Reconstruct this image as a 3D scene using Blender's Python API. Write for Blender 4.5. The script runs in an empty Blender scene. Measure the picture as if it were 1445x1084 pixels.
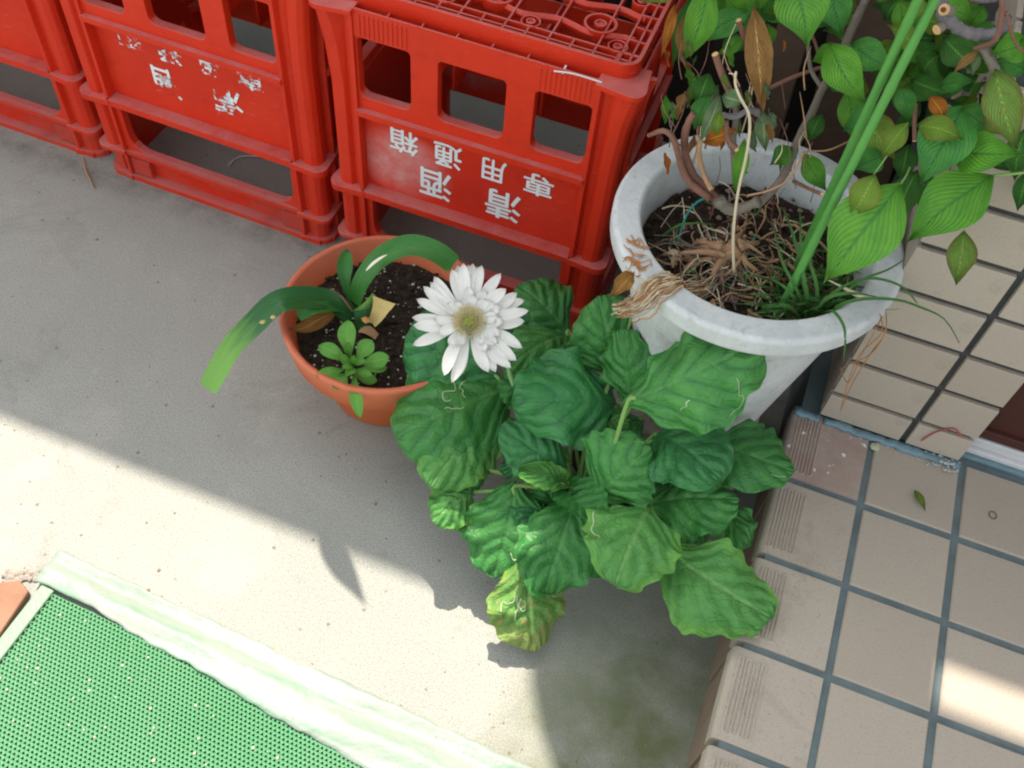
import bpy, bmesh, math, random
from mathutils import Vector as V, Matrix, noise as MN
R=math.radians; PI=math.pi
random.seed(7)
sc=bpy.context.scene; COL=sc.collection
# ---------------------------------------------------------------- camera, world, sun
CP=V((0.23518,-0.95393,1.17147)); RR=V((0.9319,0.35596,0.0697)); UU=V((-0.32719,0.74201,0.58513)); FF=V((-0.15656,0.56808,-0.80794)); FPX=1373.65
cam=bpy.data.cameras.new('camera'); co=bpy.data.objects.new('camera',cam); COL.objects.link(co); sc.camera=co
cam.sensor_width=36; cam.lens=FPX/1445*36; cam.clip_start=.01; cam.clip_end=300
co.matrix_world=Matrix(((RR.x,UU.x,-FF.x,CP.x),(RR.y,UU.y,-FF.y,CP.y),(RR.z,UU.z,-FF.z,CP.z),(0,0,0,1)))
SUN=V((-.27,.51,1)).normalized()
w=bpy.data.worlds.new('World'); sc.world=w; w.use_nodes=True; nt=w.node_tree
bg=nt.nodes['Background']; sk=nt.nodes.new('ShaderNodeTexSky'); sk.sky_type='NISHITA'; sk.sun_disc=False
sk.sun_elevation=math.asin(SUN.z); sk.sun_rotation=math.atan2(SUN.x,SUN.y); sk.air_density=1.0; sk.dust_density=2.0; sk.ozone_density=1.0
hs=nt.nodes.new('ShaderNodeHueSaturation'); hs.inputs['Saturation'].default_value=.18   # camera white balance set for the shade
nt.links.new(sk.outputs[0],hs.inputs['Color']); wb=nt.nodes.new('ShaderNodeMix'); wb.data_type='RGBA'; wb.blend_type='MULTIPLY'; wb.inputs[0].default_value=1; wb.inputs[7].default_value=(1,1,.95,1); nt.links.new(hs.outputs[0],wb.inputs[6]); nt.links.new(wb.outputs[2],bg.inputs[0]); bg.inputs[1].default_value=.15
sl=bpy.data.lights.new('sun','SUN'); sl.energy=3.5; sl.angle=R(.5); sl.color=(1,.88,.74)
so=bpy.data.objects.new('sun',sl); COL.objects.link(so); so.rotation_euler=SUN.to_track_quat('Z','Y').to_euler(); so.location=(0,2,4)
sc.view_settings.view_transform='Standard'; sc.view_settings.look='None'; sc.view_settings.gamma=1; sc.view_settings.use_curve_mapping=False
sc.cycles.transparent_max_bounces=24; sc.cycles.filter_width=2.1
sc.view_settings.exposure=1.38
# ---------------------------------------------------------------- helpers
def at(px,py,z=None,y=None,x=None):
    d=FF+RR*((px-722.5)/FPX)-UU*((py-542)/FPX)
    if z is not None: t=(z-CP.z)/d.z
    elif y is not None: t=(y-CP.y)/d.y
    else: t=(x-CP.x)/d.x
    return CP+d*t
def depth(p): return (p-CP).dot(FF)
ORG={}
def thing(name,label,cat,loc=(0,0,0),group=None):
    o=bpy.data.objects.new(name,None); o.empty_display_size=.05; COL.objects.link(o); o.location=loc
    o['label']=label;o['category']=cat
    if group:o['group']=group
    ORG[o.name]=V(loc); return o
def mesh(name,vs,fs,mat,parent=None,smooth=False,uvs=None,mats=None,fm=None,tag=None,kind=None,bevel=0,org=None):
    off=ORG.get(parent.name,V((0,0,0))) if parent else V((0,0,0))
    if org is not None: off=V(org)
    me=bpy.data.meshes.new(name); me.from_pydata([tuple(V(v)-off) for v in vs],[],fs)
    if mats:
        for m in mats: me.materials.append(m)
        if fm: me.polygons.foreach_set('material_index',fm)
    elif mat: me.materials.append(mat)
    if uvs:
        ul=me.uv_layers.new(name='UVMap')
        for l in me.loops: ul.data[l.index].uv=uvs[l.vertex_index]
    if smooth: me.polygons.foreach_set('use_smooth',[True]*len(me.polygons))
    me.validate(); me.update()
    return link(name,me,parent,tag,kind,bevel,org)
def link(name,me,parent=None,tag=None,kind=None,bevel=0,org=None):
    o=bpy.data.objects.new(name,me); COL.objects.link(o)
    if parent: o.parent=parent; ORG[o.name]=ORG.get(parent.name,V((0,0,0)))
    if org is not None and not parent: o.location=org
    if tag: o['label'],o['category']=tag[0],tag[1]; 
    if tag and len(tag)>2: o['group']=tag[2]
    if kind:o['kind']=kind
    if bevel:
        b=o.modifiers.new('bevel','BEVEL'); b.width=bevel; b.segments=2; b.limit_method='ANGLE'; b.angle_limit=R(40)
    return o
class MB:
    def __init__(s): s.v=[];s.f=[]
    def add(s,vs,fs):
        n=len(s.v); s.v+=[V(v) for v in vs]; s.f+=[tuple(i+n for i in f) for f in fs]; return s
    def box(s,x0,x1,y0,y1,z0,z1):
        return s.add([(x,y,z) for x in(x0,x1) for y in(y0,y1) for z in(z0,z1)],[(0,1,3,2),(4,6,7,5),(0,4,5,1),(2,3,7,6),(0,2,6,4),(1,5,7,3)])
    def prism(s,pts,z0,z1):
        n=len(pts); return s.add([(p[0],p[1],z0) for p in pts]+[(p[0],p[1],z1) for p in pts],[tuple(range(n))[::-1],tuple(range(n,2*n))]+[(i,(i+1)%n,(i+1)%n+n,i+n) for i in range(n)])
    def tube(s,pts,r,seg=8,cap=True,flat=1):
        pts=[V(p) for p in pts]; n=len(pts); rs=r if isinstance(r,(list,tuple)) else [r]*n
        vs=[];fs=[];up=V((.13,.31,.94))
        for i,p in enumerate(pts):
            t=(pts[min(i+1,n-1)]-pts[max(i-1,0)])
            t=t.normalized() if t.length>1e-9 else V((0,0,1))
            a=t.cross(up); 
            if a.length<1e-3: a=t.cross(V((1,0,0)))
            a.normalize(); b=a.cross(t); up=b
            for k in range(seg):
                th=2*PI*k/seg; vs.append(p+(a*math.cos(th)+b*math.sin(th)*flat)*rs[i])
        for i in range(n-1):
            for k in range(seg): fs.append((i*seg+k,i*seg+(k+1)%seg,(i+1)*seg+(k+1)%seg,(i+1)*seg+k))
        if cap: fs+=[tuple(range(seg))[::-1],tuple((n-1)*seg+k for k in range(seg))]
        return s.add(vs,fs)
    def lathe(s,prof,c,seg=64,wob=0):
        n=len(prof);vs=[];fs=[]
        for k in range(seg):
            a=2*PI*k/seg; q=1+wob*math.sin(3*a)
            for (r,z) in prof: vs.append((c[0]+r*q*math.cos(a),c[1]+r*q*math.sin(a),c[2]+z))
        for k in range(seg):
            for i in range(n-1): fs.append((k*n+i,((k+1)%seg)*n+i,((k+1)%seg)*n+i+1,k*n+i+1))
        return s.add(vs,fs)
    def stone(s,c,r,sq=.7,rnd=random):
        vs=[(0,0,1),(0,0,-1)]+[(math.cos(PI*k/3),math.sin(PI*k/3),0) for k in range(6)]
        vs=[V(c)+V((a*r*rnd.uniform(.7,1.2),b*r*rnd.uniform(.7,1.2),d*r*sq*rnd.uniform(.7,1.2))) for a,b,d in vs]
        return s.add(vs,[(0,2+k,2+(k+1)%6) for k in range(6)]+[(1,2+(k+1)%6,2+k) for k in range(6)])
    def tf(s,M): s.v=[M@v for v in s.v]; return s
    def merge(s,o,M=None): return s.add([M@v for v in o.v] if M else o.v,o.f)
    def build(s,name,mat,parent=None,**k): return mesh(name,s.v,s.f,mat,parent,**k)
def rrect(x0,x1,z0,z1,r,seg=5):
    rs=r if isinstance(r,(list,tuple)) else [r]*4   # bl, br, tr, tl
    out=[]
    for (cx,cz,a0,rr) in ((x0+rs[0],z0+rs[0],180,rs[0]),(x1-rs[1],z0+rs[1],270,rs[1]),(x1-rs[2],z1-rs[2],0,rs[2]),(x0+rs[3],z1-rs[3],90,rs[3])):
        for k in range(seg+1):
            a=R(a0+90*k/seg); out.append((cx+rr*math.cos(a),cz+rr*math.sin(a)))
    return out
def plate(outer,holes,y0,y1,bevel=.0012):
    "flat plate with holes, drawn in x-z, thick along y"
    cu=bpy.data.curves.new('tmp','CURVE'); cu.dimensions='2D'; cu.fill_mode='BOTH'
    for pts in [outer]+holes:
        sp=cu.splines.new('POLY'); sp.points.add(len(pts)-1)
        for p,q in zip(sp.points,pts): p.co=(q[0],q[1],0,1)
        sp.use_cyclic_u=True
    cu.extrude=(y1-y0)/2-bevel; cu.bevel_depth=bevel; cu.bevel_resolution=1; cu.offset=-bevel
    o=bpy.data.objects.new('tmp',cu); me=bpy.data.meshes.new_from_object(o)
    m=MB(); m.add([(v.co.x,(y0+y1)/2-v.co.z,v.co.y) for v in me.vertices],[tuple(p.vertices) for p in me.polygons])
    bpy.data.objects.remove(o); bpy.data.curves.remove(cu); bpy.data.meshes.remove(me)
    return m
def spline(pts,n):
    pts=[V(p) for p in pts]; out=[]; m=len(pts)-1
    for i in range(n+1):
        t=i/n*m; k=min(int(t),m-1); f=t-k
        p0=pts[max(k-1,0)];p1=pts[k];p2=pts[k+1];p3=pts[min(k+2,m)]
        out.append(.5*((2*p1)+(p2-p0)*f+(2*p0-5*p1+4*p2-p3)*f*f+(3*p1-p0-3*p2+p3)*f**3))
    return out
# ---------------------------------------------------------------- materials
class NM:
    def __init__(s,name):
        s.m=bpy.data.materials.new(name); s.m.use_nodes=True; s.t=s.m.node_tree; s.n=s.t.nodes; s.p=s.n['Principled BSDF']; s.out=s.n['Material Output']
        s.tc=None
    def N(s,typ,**k):
        n=s.n.new(typ)
        for a,b in k.items(): setattr(n,a,b)
        return n
    def L(s,a,b): s.t.links.new(a,b)
    def coord(s,kind='Object'):
        if not s.tc: s.tc=s.N('ShaderNodeTexCoord')
        return s.tc.outputs[kind]
    def noise(s,scale,detail=4,rough=.6,co='Object',vec=None,dist=0):
        n=s.N('ShaderNodeTexNoise'); n.inputs['Scale'].default_value=scale; n.inputs['Detail'].default_value=detail; n.inputs['Roughness'].default_value=rough; n.inputs['Distortion'].default_value=dist
        s.L(vec or s.coord(co),n.inputs['Vector']); return n.outputs[0]
    def ramp(s,f,stops):
        r=s.N('ShaderNodeValToRGB'); e=r.color_ramp.elements
        while len(e)<len(stops): e.new(.5)
        for x,(p,c) in zip(e,stops): x.position=p; x.color=(*c,1) if len(c)==3 else c
        s.L(f,r.inputs[0]); return r.outputs[0]
    def mix(s,f,a,b,mode='MIX'):
        m=s.N('ShaderNodeMix',data_type='RGBA',blend_type=mode)
        for i,x in ((0,f),(6,a),(7,b)):
            if hasattr(x,'links'): s.L(x,m.inputs[i])
            elif i==0: m.inputs[0].default_value=x
            else: m.inputs[i].default_value=(*x,1)
        return m.outputs[2]
    def math(s,op,a,b=None,c=None,clamp=False):
        m=s.N('ShaderNodeMath',operation=op); m.use_clamp=clamp
        for i,x in enumerate((a,b,c)):
            if x is None: continue
            if hasattr(x,'links'): s.L(x,m.inputs[i])
            else: m.inputs[i].default_value=x
        return m.outputs[0]
    def bump(s,h,dist=.001,st=1,nrm=None):
        b=s.N('ShaderNodeBump'); b.inputs['Distance'].default_value=dist; b.inputs['Strength'].default_value=st; s.L(h,b.inputs['Height'])
        if nrm: s.L(nrm,b.inputs['Normal'])
        return b.outputs[0]
    def fin(s,col,rough=.6,spec=.4,normal=None,trans=0):
        p=s.p
        if hasattr(col,'links'): s.L(col,p.inputs['Base Color'])
        else: p.inputs['Base Color'].default_value=(*col,1)
        if hasattr(rough,'links'): s.L(rough,p.inputs['Roughness'])
        else: p.inputs['Roughness'].default_value=rough
        p.inputs['Specular IOR Level'].default_value=spec
        if normal: s.L(normal,p.inputs['Normal'])
        if trans:
            tr=s.N('ShaderNodeBsdfTranslucent'); mx=s.N('ShaderNodeMixShader'); mx.inputs[0].default_value=trans
            if hasattr(col,'links'): s.L(col,tr.inputs[0])
            else: tr.inputs[0].default_value=(*col,1)
            if normal: s.L(normal,tr.inputs['Normal'])
            s.L(p.outputs[0],mx.inputs[1]); s.L(tr.outputs[0],mx.inputs[2]); s.L(mx.outputs[0],s.out.inputs[0])
        return s.m
def simple(name,col,var=.25,scale=30,rough=.6,spec=.4,bump=.0006,bs=200,trans=0,detail=5):
    m=NM(name); n=m.noise(scale,detail); c=m.mix(n,tuple(x*(1-var) for x in col),tuple(min(1,x*(1+var)) for x in col))
    n2=m.noise(bs,3); return m.fin(c,rough,spec,m.bump(n2,bump),trans)
def concrete_mat():
    m=NM('concrete'); a=m.noise(2.2,7,.65); b=m.noise(14,6,.7); c=m.noise(480,4,.8); g=m.noise(210,3,.7)
    col=m.ramp(a,[(.3,(.200,.220,.205)),(.5,(.250,.268,.246)),(.7,(.300,.312,.280))])
    col=m.mix(m.ramp(b,[(.38,(.55,.55,.55)),(.62,(0,0,0))]),col,(.235,.238,.225))
    col=m.mix(m.ramp(m.noise(5,5,.6,dist=.6),[(.58,(0,0,0)),(.72,(.5,.5,.5))]),col,(.40,.39,.36))
    col=m.mix(m.ramp(g,[(.3,(.7,.7,.7)),(.42,(0,0,0))]),col,(.15,.15,.14))
    col=m.mix(m.ramp(c,[(.35,(0,0,0)),(.65,(.75,.75,.75))]),col,(.44,.44,.41)); col=m.mix(m.ramp(m.noise(620,2,.6),[(.34,(.75,.75,.75)),(.46,(0,0,0))]),col,(.12,.125,.115))
    vo=m.N('ShaderNodeTexVoronoi'); vo.inputs['Scale'].default_value=22; m.L(m.coord(),vo.inputs['Vector'])
    col=m.mix(m.ramp(vo.outputs['Distance'],[(.03,(.75,.75,.75)),(.07,(0,0,0))]),col,(.11,.10,.09))
    st_=m.ramp(m.noise(3.2,6,.75,dist=1.2),[(.56,(0,0,0)),(.62,(.24,.24,.24)),(.68,(.05,.05,.05))]); col=m.mix(st_,col,(.17,.165,.15))
    st2=m.ramp(m.noise(9,8,.8,dist=.4),[(.60,(0,0,0)),(.70,(.55,.55,.55))]); col=m.mix(st2,col,(.42,.41,.38))
    mos=m.N('ShaderNodeSeparateXYZ'); m.L(m.coord(),mos.inputs[0])
    # mossy damp patch beside the step
    dx=m.math('SUBTRACT',mos.outputs[0],.33); dy=m.math('SUBTRACT',mos.outputs[1],-.62)
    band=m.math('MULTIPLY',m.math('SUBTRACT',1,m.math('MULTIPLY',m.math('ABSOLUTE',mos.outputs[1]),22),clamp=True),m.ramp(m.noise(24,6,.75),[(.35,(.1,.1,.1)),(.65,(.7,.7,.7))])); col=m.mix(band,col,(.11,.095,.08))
    d2=m.math('ADD',m.math('MULTIPLY',m.math('MULTIPLY',dx,dx),30),m.math('MULTIPLY',m.math('MULTIPLY',dy,dy),10))
    mo=m.math('MULTIPLY',m.math('SUBTRACT',1,d2,clamp=True),m.ramp(m.noise(16,5),[(.3,(.35,.35,.35)),(.6,(1,1,1))]))
    col=m.mix(mo,col,(.12,.14,.07))
    hh=m.math('ADD',m.math('MULTIPLY',c,.5),m.math('ADD',m.math('MULTIPLY',g,1),m.math('MULTIPLY',b,1.2)))
    return m.fin(col,.92,.2,m.bump(hh,.0005))
def red_mat(name,seed=0,smear=False):
    m=NM(name); n=m.noise(6,4); col=m.mix(n,(.50,.015,.006),(.66,.040,.008))
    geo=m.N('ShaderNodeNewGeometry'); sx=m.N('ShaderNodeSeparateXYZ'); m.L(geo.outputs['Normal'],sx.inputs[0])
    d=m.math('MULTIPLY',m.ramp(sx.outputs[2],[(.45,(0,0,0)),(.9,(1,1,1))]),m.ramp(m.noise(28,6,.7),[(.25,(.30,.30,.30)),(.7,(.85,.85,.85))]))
    col=m.mix(m.math('MULTIPLY',d,.75),col,(.50,.27,.27))       # dust and painted sky reflection, a pale pink tint on upward faces
    s=m.ramp(m.noise(90,6,.8),[(.60,(0,0,0)),(.78,(.25,.25,.25))]); col=m.mix(s,col,(.60,.12,.08)); gr=m.ramp(m.noise(17,7,.8,dist=.3),[(.52,(0,0,0)),(.72,(.5,.5,.5))]); col=m.mix(gr,col,(.33,.015,.010))
    oi=m.N('ShaderNodeObjectInfo')
    sc_=m.N('ShaderNodeMapping'); sc_.inputs['Scale'].default_value=(40,40,700); sc_.inputs['Rotation'].default_value=(0,.5,0); m.L(m.coord(),sc_.inputs[0])
    scr=m.ramp(m.noise(1,2,.5,vec=sc_.outputs[0]),[(.70,(0,0,0)),(.74,(.35,.35,.35))]); col=m.mix(scr,col,(.68,.25,.2))
    sep=m.N('ShaderNodeSeparateXYZ'); m.L(m.coord(),sep.inputs[0])
    lo=m.math('MULTIPLY',m.ramp(sep.outputs[2],[(.0,(1,1,1)),(.12,(0,0,0))]),m.ramp(m.noise(14,5,.7),[(.4,(0,0,0)),(.75,(.6,.6,.6))])); col=m.mix(lo,col,(.28,.10,.075))
    if smear:
        dx=m.math('SUBTRACT',sep.outputs[0],-.105); dz=m.math('SUBTRACT',sep.outputs[2],.222)
        dd=m.math('ADD',m.math('MULTIPLY',m.math('MULTIPLY',dx,dx),150),m.math('MULTIPLY',m.math('MULTIPLY',dz,dz),260))
        k=m.math('MULTIPLY',m.math('SUBTRACT',1,dd,clamp=True),m.ramp(m.noise(35,6,.75),[(.3,(.18,.18,.18)),(.7,(.75,.75,.75))]))
        dx2=m.math('SUBTRACT',sep.outputs[0],.05); dz2=m.math('SUBTRACT',sep.outputs[2],.22)
        col=m.mix(k,col,(.62,.42,.42))
        k2=m.math('MULTIPLY',m.math('SUBTRACT',1,m.math('ADD',m.math('MULTIPLY',m.math('MULTIPLY',dx2,dx2),30),m.math('MULTIPLY',m.math('MULTIPLY',dz2,dz2),200)),clamp=True),.35)
        col=m.mix(k2,col,(.48,.03,.025))
    return m.fin(col,m.ramp(n,[(.3,(.42,.42,.42)),(.7,(.6,.6,.6))]),.30,m.bump(m.noise(350,3),.0004))
def leaf_mat(name,base,light,dark,N=9,k=.45,vein=.5,bump=.0012,trans=.18,rough=.42,edge=None,spots=None,veincol=None,tipcol=None,stripe=.55,midc=None,midv=.75):
    m=NM(name); uv=m.N('ShaderNodeSeparateXYZ'); m.L(m.coord('UV'),uv.inputs[0]); u=uv.outputs[0]
    va=m.math('MULTIPLY',m.math('ABSOLUTE',m.math('SUBTRACT',uv.outputs[1],.5)),2)
    ns=m.noise(7,3,.5,co='UV')
    u2=m.N('ShaderNodeUVMap',uv_map='vein'); s2=m.N('ShaderNodeSeparateXYZ'); m.L(u2.outputs[0],s2.inputs[0])
    ph=m.math('ADD',m.math('MULTIPLY',s2.outputs[0],20),m.math('MULTIPLY',m.noise(30,2,.5,co='UV'),.10))
    tri=m.math('SUBTRACT',.5,m.math('ABSOLUTE',m.math('SUBTRACT',m.math('FRACT',ph),.5)))   # 0 on vein
    vl=m.ramp(tri,[(.0,(1,1,1)),(.04,(.7,.7,.7)),(.13,(0,0,0))])
    mid=m.ramp(va,[(.0,(1,1,1)),(.035,(.7,.7,.7)),(.08,(0,0,0))])
    oi=m.N('ShaderNodeObjectInfo'); rnd=oi.outputs['Random']
    col=m.mix(m.math('MULTIPLY',m.ramp(tri,[(.1,(0,0,0)),(.45,(1,1,1))]),stripe),base,light)
    col=m.mix(m.math('MULTIPLY',m.ramp(m.noise(3.5,5,.65,co='UV'),[(.45,(0,0,0)),(.7,(1,1,1))]),.6),col,light)
    col=m.mix(m.math('MULTIPLY',m.ramp(m.noise(5,4,.6,co='UV'),[(.35,(0,0,0)),(.65,(1,1,1))]),.5),col,dark)
    col=m.mix(m.math('MULTIPLY',rnd,.38),col,dark)
    vc=veincol or dark
    col=m.mix(m.math('MULTIPLY',vl,vein),col,vc)
    col=m.mix(m.math('MULTIPLY',mid,midv),col,midc or veincol or tuple(min(1,x*1.8) for x in light))
    if N==1:
        par=m.N('ShaderNodeMapping'); par.inputs['Scale'].default_value=(1.2,34,1); m.L(m.coord('UV'),par.inputs[0]); pn=m.noise(1,3,.6,vec=par.outputs[0]); col=m.mix(m.ramp(pn,[(.35,(.45,.45,.45)),(.6,(0,0,0))]),col,dark)
    if edge: 
        e=m.math('MULTIPLY',m.ramp(va,[(.68,(0,0,0)),(.97,(1,1,1))]),m.ramp(m.noise(9,3,co='UV'),[(.35,(.1,.1,.1)),(.65,(1,1,1))])); col=m.mix(e,col,edge)
    if tipcol: col=m.mix(m.ramp(m.math('ADD',u,m.math('MULTIPLY',ns,.25)),[(.75,(0,0,0)),(1.05,(1,1,1))]),col,tipcol)
    if spots: col=m.mix(m.ramp(m.noise(11,5,.7,co='UV'),[(.56,(0,0,0)),(.63,(1,1,1))]),col,spots)
    h=m.math('SUBTRACT',m.math('ADD',m.math('MULTIPLY',m.ramp(tri,[(0,(0,0,0)),(.5,(1,1,1))]),1),m.math('MULTIPLY',m.noise(45,4,.7,co='UV'),.35)),m.math('MULTIPLY',mid,.8))
    if stripe<.5:
        vo=m.N('ShaderNodeTexVoronoi',feature='DISTANCE_TO_EDGE'); vo.inputs['Scale'].default_value=13; m.L(m.coord('UV'),vo.inputs['Vector']); h=m.math('ADD',h,m.math('MULTIPLY',m.ramp(vo.outputs[0],[(0,(0,0,0)),(.12,(1,1,1))]),.30))
    return m.fin(col,rough,.35,m.bump(h,bump),trans)
M={}
M['concrete']=concrete_mat()
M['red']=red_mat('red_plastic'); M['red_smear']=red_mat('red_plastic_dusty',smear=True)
M['gerb']=leaf_mat('gerbera_leaf',(.062,.265,.055),(.115,.38,.085),(.026,.150,.040),6.5,.5,.85,.0016,.15,.33,stripe=.3,midc=(.10,.30,.09),midv=.5)
M['gerb_blue']=leaf_mat('gerbera_leaf_cool',(.042,.220,.062),(.080,.32,.095),(.020,.125,.042),6.5,.5,.85,.0016,.12,.30,stripe=.3,midc=(.05,.20,.08),midv=.4)
M['gerb_light']=leaf_mat('gerbera_leaf_light',(.105,.33,.075),(.16,.43,.11),(.058,.22,.055),6.5,.5,.45,.0022,.18,.42,stripe=.3,midc=(.22,.45,.15),midv=.6,edge=(.17,.40,.06))
M['gerb_old']=leaf_mat('gerbera_leaf_old',(.12,.30,.06),(.20,.40,.10),(.06,.18,.04),6.5,.5,.45,.0022,.18,.5,stripe=.3,edge=(.26,.38,.07),tipcol=(.26,.36,.10),spots=(.36,.22,.10))
M['shrub']=leaf_mat('shrub_leaf',(.13,.40,.035),(.25,.54,.050),(.055,.25,.030),9,.6,.42,.0008,.3,.4,veincol=(.035,.20,.045))
M['shrub_teal']=leaf_mat('shrub_leaf_cool',(.085,.33,.055),(.16,.46,.07),(.030,.18,.045),9,.6,.4,.0008,.28,.4,veincol=(.028,.17,.05))
M['shrub_dark']=leaf_mat('shrub_leaf_dark',(.055,.19,.030),(.09,.27,.04),(.028,.12,.022),9,.5,.5,.0010,.25,.45)
M['shrub_yel']=leaf_mat('shrub_leaf_yellowing',(.22,.38,.05),(.32,.46,.07),(.14,.28,.04),9,.5,.4,.0010,.3,.45,midv=.35,edge=(.30,.22,.04))
M['shrub_pale']=leaf_mat('shrub_leaf_pale',(.22,.34,.17),(.32,.44,.24),(.13,.24,.10),8,.5,.4,.0010,.3,.6)
M['shrub_spot']=leaf_mat('shrub_leaf_spotted',(.20,.36,.06),(.28,.44,.08),(.12,.26,.05),9,.5,.4,.001,.3,.45,midv=.35,edge=(.20,.07,.03),spots=(.26,.13,.04))
M['autumn']=leaf_mat('orange_leaf',(.60,.20,.03),(.70,.32,.04),(.42,.11,.02),7,.5,.3,.001,.3,.5)
M['tan']=leaf_mat('withered_leaf',(.58,.31,.10),(.72,.44,.17),(.54,.27,.09),7,.5,.4,.003,.25,.75,spots=(.30,.13,.05))
M['strap']=leaf_mat('strap_leaf',(.030,.145,.035),(.045,.19,.045),(.016,.09,.028),1,0,.0,.0003,.12,.3,midv=.0,tipcol=(.17,.38,.07))
M['strap_b']=leaf_mat('strap_leaf_bright',(.045,.22,.035),(.07,.28,.045),(.03,.14,.03),1,0,.0,.0003,.15,.33,midv=0)
M['dry_strap']=leaf_mat('dry_strap_leaf',(.42,.22,.05),(.50,.30,.08),(.24,.10,.03),1,0,0,.001,.2,.6)
M['cut_leaf']=simple('cut_leaf_yellow',(.62,.50,.20),.2,40,.7,.3,.001,trans=.2)
M['weed']=leaf_mat('weed_leaf',(.17,.46,.075),(.24,.56,.11),(.10,.34,.06),5,.4,.2,.0006,.25,.5,midv=.22)
M['blade']=leaf_mat('grass_blade',(.11,.29,.075),(.17,.38,.12),(.06,.19,.045),1,0,0,.0002,.3,.45,midv=0)
M['petal']=leaf_mat('white_petal',(.88,.88,.86),(.92,.92,.90),(.84,.84,.83),1,0,0,.0004,.2,.5,midv=0,veincol=(.80,.80,.82))
M['disc']=simple('flower_disc',(.78,.68,.36),.3,300,.7,.3,.0008)
M['disc_g']=simple('flower_disc_centre',(.55,.62,.16),.25,300,.7,.3,.0008)
M['fstem']=simple('flower_stem',(.24,.42,.17),.15,50,.5,.4,.0004)
def terracotta():
    m=NM('terracotta_plastic'); sep=m.N('ShaderNodeSeparateXYZ'); m.L(m.coord(),sep.inputs[0])
    n=m.noise(9,5); col=m.mix(n,(.54,.115,.035),(.66,.16,.045))
    geo=m.N('ShaderNodeNewGeometry'); sx=m.N('ShaderNodeSeparateXYZ'); m.L(geo.outputs['Normal'],sx.inputs[0])
    d=m.math('MULTIPLY',m.ramp(sep.outputs[2],[(.10,(0,0,0)),(.155,(1,1,1))]),m.ramp(m.noise(22,6,.7),[(.3,(.35,.35,.35)),(.7,(.8,.8,.8))]))
    col=m.mix(m.math('MULTIPLY',d,.7),col,(.46,.17,.13)); col=m.mix(m.ramp(m.noise(60,6,.8),[(.6,(0,0,0)),(.72,(.4,.4,.4))]),col,(.38,.19,.14))
    return m.fin(col,.6,.35,m.bump(m.noise(240,4),.0006))
M['terra']=terracotta()
def whitepot():
    m=NM('weathered_white_plastic'); n=m.noise(12,6,.7); col=m.ramp(n,[(.3,(.44,.475,.50)),(.5,(.54,.575,.60)),(.75,(.63,.66,.685))])
    mp=m.N('ShaderNodeMapping'); mp.inputs['Scale'].default_value=(60,60,6); m.L(m.coord(),mp.inputs[0])
    col=m.mix(m.ramp(m.noise(1,5,.7,vec=mp.outputs[0]),[(.5,(0,0,0)),(.7,(.5,.5,.5))]),col,(.45,.46,.44))
    col=m.mix(m.ramp(m.noise(70,5,.8),[(.54,(0,0,0)),(.68,(.65,.65,.65))]),col,(.34,.33,.30))
    return m.fin(col,.55,.35,m.bump(m.noise(160,5),.0008))
M['wpot']=whitepot()
def soil(name,a,b):
    m=NM(name); n=m.noise(120,6,.8); col=m.ramp(n,[(.35,a),(.6,b)]); return m.fin(col,.95,.15,m.bump(m.noise(170,6,.8),.006))
M['soil']=soil('soil',(.014,.011,.009),(.070,.055,.042)); M['soil2']=soil('dry_soil',(.014,.010,.008),(.09,.06,.045))
M['perlite']=simple('perlite',(.50,.52,.44),.3,60,.9,.2)
M['pebble']=simple('pebble',(.26,.19,.15),.5,40,.85,.25); M['pebble_pale']=simple('pebble_pale',(.50,.45,.33),.3,40,.85,.25)
M['tile']=None
def tile(name,base,pink=False):
    m=NM(name); oi=m.N('ShaderNodeObjectInfo'); n=m.noise(500,3,.8); n2=m.noise(5,5,.6,co='Object')
    col=m.mix(n2,tuple(x*.90 for x in base),tuple(x*1.08 for x in base))
    col=m.mix(m.ramp(n,[(.35,(0,0,0)),(.7,(.5,.5,.5))]),col,tuple(x*1.35 for x in base))
    col=m.mix(m.ramp(m.noise(330,2,.7),[(.28,(.6,.6,.6)),(.4,(0,0,0))]),col,tuple(x*.6 for x in base))
    col=m.mix(m.math('MULTIPLY',oi.outputs['Random'],.28),col,(.25,.205,.17))
    col=m.mix(m.ramp(m.noise(38,6,.75),[(.62,(0,0,0)),(.75,(.4,.4,.4))]),col,(.20,.18,.16))
    col=m.mix(m.ramp(m.noise(9,7,.8,dist=.5),[(.54,(0,0,0)),(.68,(.45,.45,.45))]),col,tuple(x*.55 for x in base))
    if pink:
        col=m.mix(m.ramp(m.noise(22,5,.7),[(.35,(.7,.7,.7)),(.65,(.2,.2,.2))]),col,(.30,.18,.17))
        col=m.mix(m.ramp(m.noise(75,3,.5),[(.67,(0,0,0)),(.70,(1,1,1))]),col,(.75,.75,.76))
    return m.fin(col,.75,.3,m.bump(n,.0006))
M['tile']=tile('beige_tile',(.40,.352,.298)); M['tile_pink']=tile('beige_tile_stained',(.40,.352,.298),True); M['tile_brown']=tile('tile_edge_brown',(.19,.135,.095))
M['grout']=simple('blue_grey_grout',(.125,.165,.180),.55,22,.8,.3,.001); M['grout_dark']=simple('dark_grout',(.055,.06,.06),.35,40,.85,.2,.001)
M['seal']=simple('blue_sealant',(.13,.22,.27),.3,25,.38,.5,.003,60); M['seal_pale']=simple('pale_sealant',(.42,.44,.44),.35,70,.7,.3,.003)
M['maroon']=simple('maroon_panel',(.060,.018,.014),.25,20,.5,.4); M['silver']=simple('aluminium_sill',(.55,.56,.58),.15,20,.35,.5)
M['wood']=simple('old_wood',(.075,.050,.036),.45,18,.85,.2,.002,60); M['darkwall']=simple('dark_wall',(.030,.028,.026),.4,6,.9,.2)
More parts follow.
